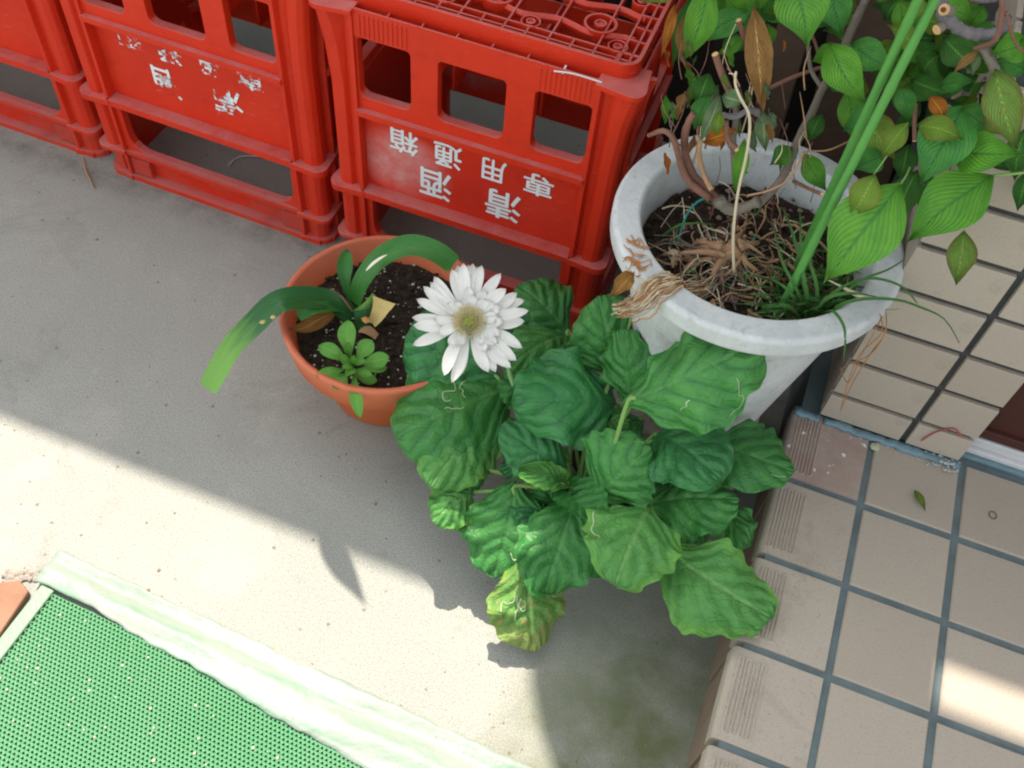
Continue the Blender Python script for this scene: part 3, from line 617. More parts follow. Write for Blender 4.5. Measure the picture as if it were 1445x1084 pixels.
# ---------------------------------------------------------------- leaf builder
TC=lambda p:(CP-p).normalized()
def hw_gerb(t): return (math.sin(PI*min(1,t*1.0))**.45*(.48+.52*min(1,(t/.45))**1.1)) if t<.93 else math.sin(PI*.93)**.45*math.sqrt(max(0,1-((t-.93)/.07)**2))
def hw_ov(t): return math.sin(PI*t**.84)**1.25*(1-.32*t)*1.16
def hw_strap(t): return (.75+.25*min(1,t*3))*(1-.12*max(0,(t-.6)/.4))*((1-.25*((t-.97)/.03)) if t>.97 else 1)
def hw_obov(t): return (math.sin(PI*t**1.5)**.7*1.0 if t<1 else 0)+.08*(1-t)
def hw_petal(t): return (.35+.65*math.sin(min(1,t*1.5)*PI/2))*(max(0,1-((t-.6)/.4)**2)**.7 if t>.6 else 1)
def leaf(name,P0,P1,width,parent,mat,hw=hw_ov,bulge=.12,cup=.15,wave=.06,nw=3,lobes=0,crump=0,roll=0,nu=20,nv=8,pucker=0,NV=10,K=.42,up=.45,mid=None,rnd=None,n0=None,droop=0,twist=0,holes=None,asym=0):
    rnd=rnd or random.Random(int(abs(P0.x*9173+P1.y*7919)*100)+3)
    d=P1-P0; Ln=d.length; dn=d.normalized()
    nn=n0 or (TC(P0)*(1-up)+V((0,0,1))*up); nn=(nn-dn*nn.dot(dn)); nn=nn.normalized() if nn.length>1e-4 else dn.orthogonal().normalized()
    nn=Matrix.Rotation(roll,3,dn)@nn
    ph=rnd.uniform(0,6.28); ph2=rnd.uniform(0,6.28); h=width/2; curve=rnd.uniform(-.06,.06)
    vs=[];uvs=[];fs=[];u2=[]
    if mid: mp=spline(mid,nu)
    def S(t,v):
        if mid:
            i=min(int(t*nu),nu-1); f=t*nu-i; c=mp[i].lerp(mp[i+1],f); tg=(mp[i+1]-mp[i]).normalized(); n_=(nn-tg*nn.dot(tg)).normalized()
        else:
            c=P0+d*t+nn*(bulge*Ln*4*t*(1-t))-V((0,0,droop*Ln*t*t)); tg=(d+nn*(bulge*Ln*4*(1-2*t))).normalized(); n_=(nn-tg*nn.dot(tg)).normalized()
        phs=NV*(t-K*abs(v)**1.25)+.35*MN.noise(V((t*4+ph,v*2,ph2)))
        if twist: n_=Matrix.Rotation(twist*t,3,tg)@n_
        sd=tg.cross(n_)
        if not mid: c=c+sd*curve*Ln*math.sin(PI*t)
        lb=1+lobes*(.6*abs(math.sin(PI*6.3*t+ph+(1.3 if v>0 else 0)))+.4*math.sin(PI*15*t+ph2*(1 if v>0 else 2))-.3)*min(1,t*3)
        hh=h*max(.004,hw(t))*lb*(1+asym*(1 if v>0 else -1))
        a=abs(v); z=cup*h*a**1.6+wave*h*a*a*math.sin(2*PI*nw*t+ph+(2.1 if v>0 else 0))
        if pucker: z+=pucker*(abs(math.sin(PI*phs))**.6*(min(1,a*4))*(1-.55*a)-.6)
        if crump:
            q=V((t*Ln*30+ph*7,v*h*30,ph2*3)); z+=crump*(MN.noise(q)*1.0+.5*MN.noise(q*2.1)+.28*MN.noise(q*4.6))*(.5+.9*a)
        S.ph=phs
        return c+sd*(v*hh*(1-.15*abs(cup)))+n_*z, n_
    for i in range(nu+1):
        for j in range(nv+1):
            p,_=S(i/nu,-1+2*j/nv); vs.append(p); uvs.append((i/nu,j/nv)); u2.append((S.ph/20+.5,0))
    for i in range(nu):
        for j in range(nv): a=i*(nv+1)+j; fs.append((a,a+1,a+nv+2,a+nv+1))
    o=mesh(name,vs,fs,mat,parent,smooth=True,uvs=uvs)
    ul=o.data.uv_layers.new(name='vein')
    for l in o.data.loops: ul.data[l.index].uv=u2[l.vertex_index]
    return o,S
def trail(S,parent,pts,r=.00055):
    out=[]; 
    for t,v in pts: p,n=S(t,v); out.append(p+n*.0009)
    o=MB().tube(spline(out,len(out)*4),r,4,flat=.5).build('mine_trail',M['trail'],parent); return o
def wiggle(rnd,t,v,n=9,step=.045):
    a=rnd.uniform(0,6.28);out=[]
    for k in range(n):
        out.append((min(.95,max(.05,t)),min(.9,max(-.9,v)))); a+=rnd.uniform(-1.3,1.3); t+=step*math.cos(a); v+=step*2.0*math.sin(a)
    return out
# ---------------------------------------------------------------- gerbera
gp=thing('small_white_pot','small white pot almost hidden under the broad gerbera leaves','pot',(.175,-.33,0))
MB().lathe([(.0,.0),(.062,0),(.066,.004),(.080,.078),(.088,.079),(.090,.092),(.086,.094),(.081,.090),(.076,.07),(.0,.07)],(.185,-.318,0)).build('pot_shell',M['wpot'],gp,smooth=False,bevel=0)
MB().lathe([(.0,.082),(.05,.081),(.0785,.080)],(.185,-.318,0),40).build('soil',M['soil'],gp)
ge=thing('gerbera_plant','leafy gerbera with quilted green leaves and one white daisy-like bloom','plant',(.175,-.33,.082))
Z6=lambda x,y:(540+x/1.972,380+y/1.972)
rw0=random.Random(77)
def G(b,t,w_,zb,zt,mat='gerb',**k):
    bp=Z6(*b);tp=Z6(*t); P0=at(*bp,z=zb);P1=at(*tp,z=zt); wd=w_/1.972/FPX*depth((P0+P1)/2)*1.22; P0=P0-(P1-P0)*.06; P1=P1+(P1-P0)*.03
    a=dict(hw=hw_gerb,lobes=.09,bulge=.15,cup=-.30,wave=.15,nw=2.6,nu=60,nv=28,pucker=.0032,NV=5.5,K=.42,crump=.0028)
    a['asym']=rw0.uniform(-.16,.16); a['nw']=rw0.uniform(1.8,3.8); a['wave']=rw0.uniform(.08,.24); a['twist']=rw0.uniform(-.35,.35); a['droop']=0; a.update(k); a['rnd']=rw0; o,S=leaf('leaf',P0,P1,wd,ge,M[mat],**a)
    # petiole from the crown
    c=V((.175+random.uniform(-.02,.02),-.33+random.uniform(-.02,.02),.085)); q=S(.06,0)[0]
    mb=MB().tube(spline([c,(c+q)/2+V((0,0,.02)),q,S(.14,0)[0]-V((0,0,.002))],10),.0028,6); mb.build('petiole',M['petiole'],ge,smooth=True)
    return o,S
rw=random.Random(21)
G((520,190),(380,45),170,.125,.175,'gerb',nw=2)
G((470,205),(350,120),150,.12,.165,'gerb_blue')
G((690,140),(800,140),80,.27,.30,'gerb_blue')
G((320,300),(70,190),260,.16,.20,'gerb_blue',bulge=.05)
G((520,190),(345,275),150,.16,.20,'gerb',wave=.05)
G((640,300),(600,80),200,.20,.29,'gerb',bulge=.16,roll=.25)
G((690,385),(665,170),150,.20,.29,'gerb',roll=-.4)
o,S=G((680,370),(1045,205),245,.29,.405,'gerb',bulge=.10); trail(S,o,wiggle(rw,.8,.5)); trail(S,o,wiggle(rw,.4,.5,5,.03))
G((650,390),(370,370),235,.17,.25,'gerb_blue',bulge=.16,cup=-.2)
o,S=G((370,320),(45,460),275,.15,.160,'gerb',bulge=.06,wave=.06); trail(S,o,wiggle(rw,.55,.15,10,.04)); trail(S,o,wiggle(rw,.45,.1,8,.035)); trail(S,o,wiggle(rw,.5,-.05,6,.03))
G((345,410),(140,600),200,.12,.135,'gerb_light',bulge=.10)
o,S=G((510,560),(330,440),155,.15,.205,'gerb_blue',bulge=.2,cup=-.25); trail(S,o,wiggle(rw,.3,-.5,8,.05))
G((500,600),(380,560),70,.15,.185,'gerb_light',cup=.5)
G((720,420),(640,470),110,.13,.16,'gerb')
G((600,640),(745,500),215,.15,.235,'gerb',bulge=.22,cup=-.25,wave=.08)
G((755,470),(935,580),210,.19,.26,'gerb_blue',bulge=.16,cup=-.15)
o,S=G((880,470),(1140,560),200,.18,.225,'gerb',bulge=.16,cup=-.3); trail(S,o,wiggle(rw,.85,.4,5,.03))
G((930,650),(1010,770),120,.12,.15,'gerb',)
o,S=G((735,660),(985,640),190,.14,.195,'gerb',bulge=.12); trail(S,o,wiggle(rw,.75,-.6,6,.03))
G((820,445),(935,415),80,.22,.24,'gerb')
G((250,620),(140,700),125,.10,.11,'gerb_light')
o,S=G((370,600),(310,850),230,.135,.065,'gerb',bulge=.10,cup=-.12); trail(S,o,wiggle(rw,.75,-.4,9,.03)); trail(S,o,wiggle(rw,.7,-.2,7,.03))
G((520,620),(600,700),120,.14,.175,'gerb',cup=.45,wave=.03)
G((540,640),(455,895),195,.150,.085,'gerb',bulge=.12,cup=.1)
o,S=G((400,800),(420,1060),190,.10,.025,'gerb_old',bulge=.08)
for k in range(6): trail(S,o,wiggle(rw,rw.uniform(.3,.7),rw.uniform(-.5,.5),9,.035))
o,S=G((740,670),(650,870),240,.16,.205,'gerb_light',bulge=.2,cup=-.25); trail(S,o,wiggle(rw,.5,.85,8,.04))
G((780,770),(1075,965),230,.15,.165,'gerb_light',bulge=.10,cup=-.10)
G((560,500),(640,420),80,.13,.15,'gerb_blue'); G((430,520),(330,560),70,.12,.14,'gerb_blue'); G((650,560),(800,640),90,.12,.14,'gerb_blue'); G((480,660),(420,560),80,.12,.14,'gerb'); G((700,640),(760,720),80,.12,.14,'gerb_blue')
for a in (((430,360),(330,300),110,.15,.17,'gerb'),((300,560),(200,560),110,.11,.12,'gerb'),((470,470),(430,560),110,.14,.16,'gerb_light'),((620,760),(560,850),110,.12,.08,'gerb'),((850,700),(870,760),110,.12,.13,'gerb'),((560,300),(480,260),120,.19,.23,'gerb'),((700,480),(620,540),100,.15,.17,'gerb'),((840,560),(820,640),110,.14,.16,'gerb_blue'),((450,640),(400,730),120,.12,.12,'gerb_blue'),((600,420),(680,440),90,.17,.19,'gerb_light')): G(*a)
# flower
fc=at(662,455,z=.30); fn=(TC(fc)*.85+V((0,-.1,.4))).normalized()
fx=fn.cross(V((0,0,1))).normalized()*-1; 
sx=(RR-fn*RR.dot(fn)).normalized(); sy=fn.cross(sx)
fl=mesh('flower',[fc+(-fn)*.004+(sx*math.cos(a)+sy*math.sin(a))*r for r,zz in((.014,0),(.004,1)) for a in [2*PI*k/12 for k in range(12)]],[(k,(k+1)%12,12+(k+1)%12,12+k) for k in range(12)],M['fstem'],ge)
K5=FPX/4.817
tips=[(630,140),(690,155),(820,210),(855,320),(930,342),(980,390),(1010,465),(980,535),(965,722),(925,805),(890,857),(785,885),(735,885),(545,908),(490,955),(440,910),(225,700),(228,575),(220,515),(247,385),(293,300),(340,268),(365,230),(488,185),(525,155),(565,145),(600,150),(655,160)]
rf=random.Random(4)
def petal(dx,dy,lift,wd,lay):
    v=(sx*dx-sy*dy); L_=v.length; vn=v.normalized(); P0=fc+vn*.012+fn*(.001-.0016*lay); P1=fc+v+fn*lift
    leaf('petal',P0,P1,wd,fl,M['petal'],hw=hw_petal,bulge=.05,cup=.28,wave=.02,nu=12,nv=6,n0=fn,lobes=0,rnd=rf)
dz=depth(fc)
for k,(x,y) in enumerate(tips):
    dx,dy=(x-605)/4.817/FPX*dz,(y-545)/4.817/FPX*dz; petal(dx,dy,rf.uniform(-.004,.006),rf.uniform(.0135,.0160),k%3)
for k in range(46):
    a=rf.uniform(0,6.28); dg=math.degrees(a)%360
    if 244<dg<262 or 208<dg<228 or 280<dg<288: continue
    L_=rf.uniform(.026,.043); petal(math.cos(a)*L_,-math.sin(a)*L_,rf.uniform(.001,.008),rf.uniform(.011,.014),-1-rf.random())
m=MB()
for k in range(150):
    r=.0165*math.sqrt((k+.5)/150); a=k*2.39996; hgt=.0085+.002*(1-(r/.0165)**2)
    if r<.0045: continue
    b=fc+(sx*math.cos(a)+sy*math.sin(a))*r+fn*.001; tip=b+fn*(hgt+rf.uniform(0,.002))+(sx*math.cos(a)+sy*math.sin(a))*.0016; m.tube([b,tip],[.0009,.0006],5)
m.build('disc_florets',M['disc'],fl,kind='stuff')
m=MB()
for k in range(40):
    r=.0055*math.sqrt((k+.5)/40); a=k*2.39996; b=fc+(sx*math.cos(a)+sy*math.sin(a))*r+fn*.001; m.tube([b,b+fn*.0105],[.0009,.0005],5)
m.build('disc_centre',M['disc_g'],fl,kind='stuff')
m=MB()
for k in range(120):
    a=rf.uniform(0,6.28); r=rf.uniform(.0150,.0195); q=(sx*math.cos(a)+sy*math.sin(a)); b=fc+q*r+fn*.004; m.tube([b,b+q*.002+fn*.006],[.0004,.0003],4)
m.build('disc_fringe',simple('cream_fringe',(.72,.68,.48),.2,100,.7,.2),fl,kind='stuff')
se=at(728,548,z=.205); cb=V((.165,-.32,.085))
MB().tube(spline([cb,(cb+se)/2+V((.01,0,.01)),se,se.lerp(fc,.5)+V((.008,.012,.0)),fc-fn*.006],24),.0034,10).build('flower_stem',M['fstem'],ge,smooth=True)
# ---------------------------------------------------------------- terracotta pot
tcx,tcy=-.163,-.197
tp=thing('terracotta_pot','round terracotta coloured pot in front of the kanji crate, holding a strap-leaved plant','pot',(tcx,tcy,0))
MB().lathe([(0,0),(.080,0),(.084,.003),(.112,.105),(.118,.108),(.131,.112),(.138,.155),(.1385,.160),(.135,.1625),(.130,.160),(.118,.10),(0,.1)],(tcx,tcy,0),96).build('pot_shell',M['terra'],tp,smooth=True)
m=MB().lathe([(0,.128),(.03,.130),(.06,.126),(.09,.128),(.1195,.124)],(tcx,tcy,0),60); 
rz_=random.Random(2)
for v in m.v: v.z+=rz_.uniform(-.0025,.0025)
so_=m.build('soil',M['soil'],tp,smooth=True)
m=MB()
for k in range(300):
    a=rz_.uniform(0,6.28); r=.116*math.sqrt(rz_.random()); m.stone((tcx+r*math.cos(a),tcy+r*math.sin(a),.129+rz_.uniform(-.001,.002)),rz_.choice((.0006,.0008,.001,.0016,.0024))*rz_.uniform(.7,1.1),.8,rz_)
m.build('perlite',M['perlite'],tp,kind='stuff')
m=MB()
for k in range(700):
    a=rz_.uniform(0,6.28); r=.118*math.sqrt(rz_.random()); m.stone((tcx+r*math.cos(a),tcy+r*math.sin(a),.128+rz_.uniform(-.001,.002)),rz_.uniform(.001,.004),.8,rz_)
m.build('soil_crumbs',M['soil'],tp,kind='stuff')
Z4=lambda x,y:(250+x/3.19,300+y/3.19)
am=thing('strap_leaved_plant','strap-leaved plant with a long green leaf hanging over the terracotta pot rim','plant',tuple(at(*Z4(790,430),z=.13)))
def strap(ptsz,wd,mat,**k):
    pts=[at(*Z4(x,y),z=z) for x,y,z in ptsz]; w_=wd/3.19/FPX*depth(pts[len(pts)//2])
    a=dict(hw=hw_strap,cup=.22,wave=.03,nu=40,nv=8,up=.5,mid=pts); a.update(k); return leaf('leaf',pts[0],pts[-1],w_,am,M[mat],**a)
strap([(790,470,.135),(690,400,.165),(580,385,.185),(450,410,.195),(340,510,.170),(240,620,.135),(140,795,.085)],118,'strap',cup=.18)
strap([(770,440,.135),(700,425,.16),(620,432,.175),(545,470,.17)],60,'strap_b')
strap([(800,410,.135),(840,300,.17),(920,205,.20),(1040,150,.215),(1160,175,.215),(1245,235,.20)],105,'strap_b')
strap([(775,400,.135),(755,300,.16),(755,235,.175),(765,168,.185)],72,'strap_b',cup=.3,hw=hw_obov)
strap([(870,525,.132),(862,480,.15),(858,430,.165),(838,408,.172)],125,'strap',cup=-.3,hw=lambda t:1)
strap([(880,500,.15),(905,460,.165),(925,420,.172),(935,395,.176)],110,'strap_b',hw=lambda t:.35+.75*t).__getitem__(0).data.materials[0]=M['cut_leaf']
strap([(715,450,.14),(640,480,.145),(570,520,.148),(500,530,.150)],92,'dry_strap',hw=hw_ov,cup=.25)
MB().tube(spline([at(*Z4(690,345),z=.165),at(*Z4(740,380),z=.165),at(*Z4(790,445),z=.15)],8),.0015,6).build('dead_stalk',M['bark'],am)
MB().tube(spline([at(*Z4(555,430),z=.17),at(*Z4(570,450),z=.165),at(*Z4(565,475),z=.16)],8),.0016,6).build('dead_tip',M['cut'],am)
for (x,y,w2,h2) in ((432,470,20,9),(383,492,22,9)):
    p=at(*Z4(x,y),z=.199); MB().stone(p,.0042,.25,rz_).build('scar',M['cut_leaf'],am)
sp=[at(*Z4(x,y),z=z) for x,y,z in ((850,262,.195),(880,230,.2035),(915,205,.2095),(945,190,.213))]
MB().tube(spline(sp,10),[.0006,.0016,.0024,.0028,.0028,.0028,.0026,.0022,.0016,.001,.0005],6,flat=.4).build('scar',simple('pale_scar',(.75,.74,.60),.1,60,.7,.2),am)
p=at(*Z4(850,482),z=.168); MB().stone(p,.0065,.5,rz_).build('cut_bulb_tip',M['tan'],am)
p=at(*Z4(860,540),z=.135)
for k in range(5): MB().tube(spline([p+V((-.012,k*.002-.004,0)),p+V((0,k*.003-.005,.004)),p+V((.014,k*.002-.006,0))],8),.0013,5).build('bulb_scale',M['root'],am)
we=thing('rosette_weed','small bright green rosette of spoon-shaped leaves at the front of the terracotta pot','plant',tuple(at(*Z4(780,690),z=.135)))
for (bx,by,tx,ty,wd,zt) in [(780,650,768,485,92,.175),(760,670,635,600,80,.165),(750,710,625,740,62,.16),(810,660,880,575,88,.17),(830,680,955,650,85,.16),(830,700,945,700,55,.15),(760,730,705,795,90,.155),(800,730,825,928,66,.15),(800,710,880,735,45,.165),(775,640,770,580,42,.18),(770,690,725,640,48,.185),(790,700,760,740,52,.185),(800,690,850,670,50,.185),(785,690,740,705,44,.19),(790,690,800,640,40,.19),(790,720,900,760,60,.14)]:
    P0=at(*Z4(bx,by),z=.150);P1=at(*Z4(tx,ty),z=zt); leaf('leaf',P0,P1,wd/3.19/FPX*depth(P1)*.88,we,M['weed'],hw=hw_obov,bulge=.08,cup=.15,wave=.03,nu=14,nv=6,up=.3)
MB().tube(spline([at(*Z4(790,690),z=.127),at(*Z4(788,690),z=.155)],4),.002,6).build('stem',M['petiole'],we)
# ---------------------------------------------------------------- white pot
wc=V((.264,-.125,0)); WZ=.43
MB().box(.17,.354,-.22,-.03,0,.128).build('concrete_block',M['mortar'],tag=('concrete block carrying the big white pot, hidden behind leaves','block'),bevel=.004)
wp=thing('white_pot','large weathered white round pot between the right crate and the tiled pillar','pot',(wc.x,wc.y,.13))
MB().lathe([(0,.13),(.084,.13),(.088,.134),(.139,WZ-.028),(.158,WZ-.027),(.161,WZ-.022),(.161,WZ-.004),(.157,WZ),(.132,WZ),(.129,WZ-.004),(.122,WZ-.075),(0,WZ-.08)],wc,96).build('pot_shell',M['wpot'],wp,smooth=False,bevel=0)
for o in wp.children: 
    b=o.modifiers.new('b','BEVEL'); b.width=.0015; b.segments=2; b.limit_method='ANGLE'; b.angle_limit=R(30); o.data.polygons.foreach_set('use_smooth',[True]*len(o.data.polygons)); 
    o.data.set_sharp_from_angle(angle=R(35))
SZ=WZ-.052
m=MB().lathe([(0,SZ+.006),(.03,SZ+.006),(.07,SZ+.002),(.1,SZ),(.1255,SZ-.002)],wc,60)
for v in m.v: v.z+=rz_.uniform(-.004,.004)
m.build('soil',M['soil2'],wp,smooth=True)
m=MB();m2=MB();m3=MB()
for k in range(900):
    a=rz_.uniform(0,6.28); r=.121*math.sqrt(rz_.random()); q=(wc.x+r*math.cos(a),wc.y+r*math.sin(a),SZ+.004+rz_.uniform(-.003,.002)); (m if k%9 else m2 if k%2 else m3).stone(q,rz_.uniform(.001,.0045),.8,rz_)
m.build('soil_crumbs',M['soil2'],wp,kind='stuff'); m2.build('small_pebbles',M['pebble'],wp,kind='stuff'); m3.build('reddish_pebbles',simple('reddish_pebble',(.22,.09,.10),.3,60,.8,.2),wp,kind='stuff')
Z3=lambda x,y:(860+x/2.463,y/2.463)
for (x,y,r,mt_) in ((225,885,.0125,'pebble_pale'),(292,933,.0045,'perlite'),(340,860,.011,'pebble'),(150,690,.006,'pebble'),(720,1010,.006,'pebble'),(430,1040,.008,'pebble')):
    MB().stone(at(*Z3(x,y),z=SZ+.006),r,.6,rz_).build('stone',M[mt_],wp,smooth=False,bevel=r*.3)
# ---------------------------------------------------------------- shrub
sh=thing('potted_shrub','leggy shrub with knotted roots, pruned stubs and green, yellowing and withered leaves','shrub',(wc.x,wc.y,SZ))
def br(pts,r0,r1,mat,name='branch',cut=None,y=None,n=16,knob=0):
    P_=[]
    for q in pts:
        yy=q[2] if len(q)>2 else y
        P_.append(at(*Z3(q[0],q[1]),y=yy))
    s=spline(P_,n); dd=depth(s[n//2]); k_=dd/2.463/FPX
    rad=[(r0+(r1-r0)*i/n)*k_*(1+knob*random.uniform(-1,1)) for i in range(n+1)]
    o=MB().tube(s,rad,10).build(name,M[mat],sh,smooth=True)
    if cut:
        e=s[-1] if cut=='end' else s[0]; t=(s[-1]-s[-2]).normalized() if cut=='end' else (s[0]-s[1]).normalized(); rr=rad[-1] if cut=='end' else rad[0]
        MB().tube([e+t*.0002,e+t*.0012],[rr*1.02,rr*.9],10).build('cut_end',M['cut'],sh)
    return o
Yc=-.115
br([(900,-20,.06),(830,130,.03),(790,240,.0),(745,300,-.02),(700,400,-.05),(650,500,-.08),(610,600,-.11),(560,670,-.13),(520,705,-.15)],15,14,'bark_g',knob=.10,n=28)
br([(690,150,.0),(700,240,-.01),(738,305,-.02)],7,8,'bark_g'); br([(690,90,.0),(715,150,0),(725,190,0)],6,5,'bark',cut=None)
br([(560,305,.0),(640,268,0),(742,232,0)],8,7,'bark'); br([(245,185,-.05),(280,250,-.05),(308,300,-.05)],7,6,'bark'); 
br([(450,72,-.10),(468,135,-.10),(480,180,-.1)],10,9,'bark',cut='start'); br([(368,190,-.15),(392,260,-.15),(425,335,-.15)],12,14,'bark',cut='start')
br([(425,335,-.15),(440,400,-.14),(430,500,-.13),(440,640,-.14)],8,13,'bark_g')
br([(292,395,-.16),(266,450,-.16),(262,520,-.15),(285,600,-.15),(340,660,-.15),(400,720,-.16)],12,18,'bark',knob=.1,n=22)
br([(140,470,-.16),(190,455,-.17),(225,490,-.17),(245,560,-.16),(275,630,-.16),(350,690,-.16)],8,15,'bark',knob=.1,cut='start')
br([(318,480,-.16),(312,540,-.16),(330,610,-.16),(355,660,-.17)],8,10,'root'); br([(405,420,-.17),(412,480,-.17),(442,520,-.18)],9,8,'bark',cut='end')
br([(390,400,-.17),(440,405,-.16),(480,385,-.15),(515,392,-.14)],10,13,'bark_v',knob=.2); br([(640,630,-.13),(690,655,-.15),(738,675,-.17)],7,6,'bark',cut='end')
br([(440,250,-.22),(437,290,-.22),(455,340,-.22),(487,410,-.21),(478,530,-.20),(445,680,-.195),(430,830,-.19),(433,950,-.19)],4,6,'root_pale',n=30,name='pale_root')
br([(415,255,-.22),(437,262,-.22),(440,300,-.22)],2,2,'root_pale',name='root')
br([(1150,5,-.12),(1170,60,-.12),(1230,108,-.12),(1300,122,-.12),(1362,108,-.12),(1378,60,-.12)],24,20,'bark_v',knob=.16,n=30,cut=None)
br([(1240,-25,-.1),(1290,-5,-.1),(1350,-12,-.1)],18,16,'bark_v',knob=.1); br([(1300,160,-.13),(1330,220,-.14),(1365,308,-.15)],19,15,'bark_g',knob=.08)
br([(1365,-10,-.14),(1362,60,-.14),(1340,140,-.14),(1270,170,-.13)],10,9,'bark'); br([(1380,40,-.14),(1395,110,-.14),(1425,170,-.14),(1450,175,-.14)],5,5,'bark')
br([(1160,90,-.14),(1138,104,-.145)],16,18,'bark_g',cut='end',n=4); br([(1185,40,-.14),(1163,34,-.15)],20,20,'bark_g',cut='end',n=4)
q=at(*Z3(1160,34),y=-.152); MB().tube([q,q+TC(q)*.0022],[.0022,.002],8).build('pith',M['cut_dark'],sh)
br([(1063,360,-.12),(1060,420,-.12),(1060,488,-.13)],8,7,'bark',cut='end'); br([(620,430,.05),(600,480,.05),(585,520,.05)],5,4,'wood'); br([(690,525,-.12),(760,522,-.12),(835,490,-.1)],3,3,'root'); br([(480,680,-.17),(560,660,-.17),(625,620,-.16),(680,525,-.14)],4,4,'root')
br([(520,700,-.16),(430,730,-.16),(380,700,-.17)],18,22,'bark_g',knob=.2)
# knotted root crown
rk=random.Random(9)
m=MB(); cpt=at(*Z3(445,745),y=-.155); cpt.z=SZ+.012
for k in range(34):
    a=rk.uniform(0,6.28); c0=cpt+V((rk.gauss(0,.009),rk.gauss(0,.009),rk.uniform(.0,.022))); L_=rk.uniform(.015,.045)
    e=c0+V((math.cos(a)*L_,math.sin(a)*L_,-rk.uniform(.005,.025))); r0=rk.uniform(.003,.0065); m.tube(spline([c0,(c0+e)/2+V((rk.uniform(-.005,.005),rk.uniform(-.005,.005),.004)),e],7),[r0*(1-.08*i)*rk.uniform(.85,1.15) for i in range(8)],8)
o=m.build('root_crown',M['root'],sh,smooth=True)
for k in range(190):
    a=rk.uniform(0,6.28); L_=rk.uniform(.02,.085); sp_=.012 if k%2 else .05; p=cpt+V((rk.gauss(0,sp_)+(.0 if k%2 else .04),rk.gauss(0,sp_),rk.uniform(-.004,.02))); pts=[p]; 
    for s in range(6):
        a+=rk.uniform(-.45,.45); p=p+V((math.cos(a),math.sin(a),0))*L_/6; p.z=max(SZ+.005,min(p.z,SZ+.02)+rk.uniform(-.006,.005)); 
        if (p-V((wc.x,wc.y,p.z))).length>.118: break
        pts.append(p.copy())
    if len(pts)<3: continue
    r=rk.uniform(.0004,.0012) if k%6 else rk.uniform(.0015,.0028)
    MB().tube(spline(pts,12),[r*(1-.6*i/12) for i in range(13)],5).build('root',M[('root','root_pale','bark','bark_g','root','bark_g')[k%6]],sh,smooth=True)
for k in range(110):   # dry straw and twigs lying and standing on the soil
    a=rk.uniform(0,6.28); rr0=.105*math.sqrt(rk.random()); p=V((wc.x+rr0*math.cos(a),wc.y+rr0*math.sin(a),SZ+rk.uniform(.003,.008))); b=rk.uniform(0,6.28); L_=rk.uniform(.015,.055)
    e=p+V((math.cos(b)*L_,math.sin(b)*L_,rk.uniform(0,.022)))
    if (e-V((wc.x,wc.y,e.z))).length>.118: continue
    MB().tube(spline([p,(p+e)/2+V((rk.uniform(-.006,.006),rk.uniform(-.006,.006),rk.uniform(.002,.010))),e],8),rk.uniform(.0004,.0011),5).build('straw',M[('root_pale','root','root_pale','bark','blade')[k%5]],sh,smooth=True)
def SL(b,t,w_,y0,y1=None,mat='shrub',hw=hw_ov,**k):
    y1=y0 if y1 is None else y1; P0=at(*Z3(*b),y=y0);P1=at(*Z3(*t),y=y1); wd=w_/2.463/FPX*depth((P0+P1)/2)*1.16; P1=P1+(P1-P0)*.06
    a=dict(hw=hw,bulge=.08,cup=.20,wave=.09,nw=2,nu=26,nv=12,up=.2,pucker=.0007,NV=11,K=.55); a.update(k); return leaf('leaf',P0,P1,wd,sh,M[mat],**a)
def pet(b,e,y0,y1,r=3,mat='petiole'):
    br([(b[0],b[1],y0),((b[0]+e[0])/2+4,(b[1]+e[1])/2,(y0+y1)/2),(e[0],e[1],y1)],r,r,mat,name='petiole',n=6)
SL((1012,640),(765,962),215,-.19,-.24,cup=.15); pet((1045,580),(1005,650),-.17,-.19)
SL((1330,612),(1055,828),185,-.17,-.21); pet((1445,600),(1325,612),-.16,-.17,5)
SL((1195,525),(1428,540),135,-.16,-.19); SL((1228,375),(1088,628),170,-.15,-.20,'shrub_teal'); SL((1072,435),(1222,485),82,-.17,-.18,'shrub_yel')
SL((925,605),(850,742),95,-.20,-.21,'shrub_yel'); SL((1072,590),(1000,768),90,-.15,-.17,'shrub_dark'); SL((1105,610),(1125,748),100,-.14,-.16,'shrub_dark')
SL((1232,800),(1205,978),88,-.17,-.19,'shrub_spot'); SL((952,540),(850,590),85,-.14,-.16,'shrub_teal'); SL((765,150),(882,348),118,-.10,-.13,'shrub'); SL((790,175),(708,212),70,-.10,-.11,'shrub')
SL((842,155),(980,238),105,-.08,-.10,'shrub_teal'); SL((640,-60),(684,152),165,-.08,-.12,'shrub'); SL((660,20),(790,90),110,-.04,-.06,'shrub_dark'); SL((770,-50),(805,112),105,-.05,-.07,'shrub_teal')
SL((485,38),(312,145),82,-.08,-.10,'shrub_teal'); SL((345,-60),(262,195),100,-.10,-.12,'shrub'); SL((300,-30),(225,215),60,-.09,-.1,'shrub_dark'); SL((240,-20),(115,12),45,-.10,-.12,'shrub_yel')
SL((500,20),(528,372),86,-.13,-.15,'tan',wave=.25,cup=.4,nw=4,pucker=.001); SL((548,150),(552,300),40,-.11,-.12,'shrub_pale'); SL((228,20),(180,192),36,-.12,-.15,'autumn',cup=.8,wave=.4); SL((262,50),(250,195),42,-.11,-.12,'tan',cup=.7,wave=.4)
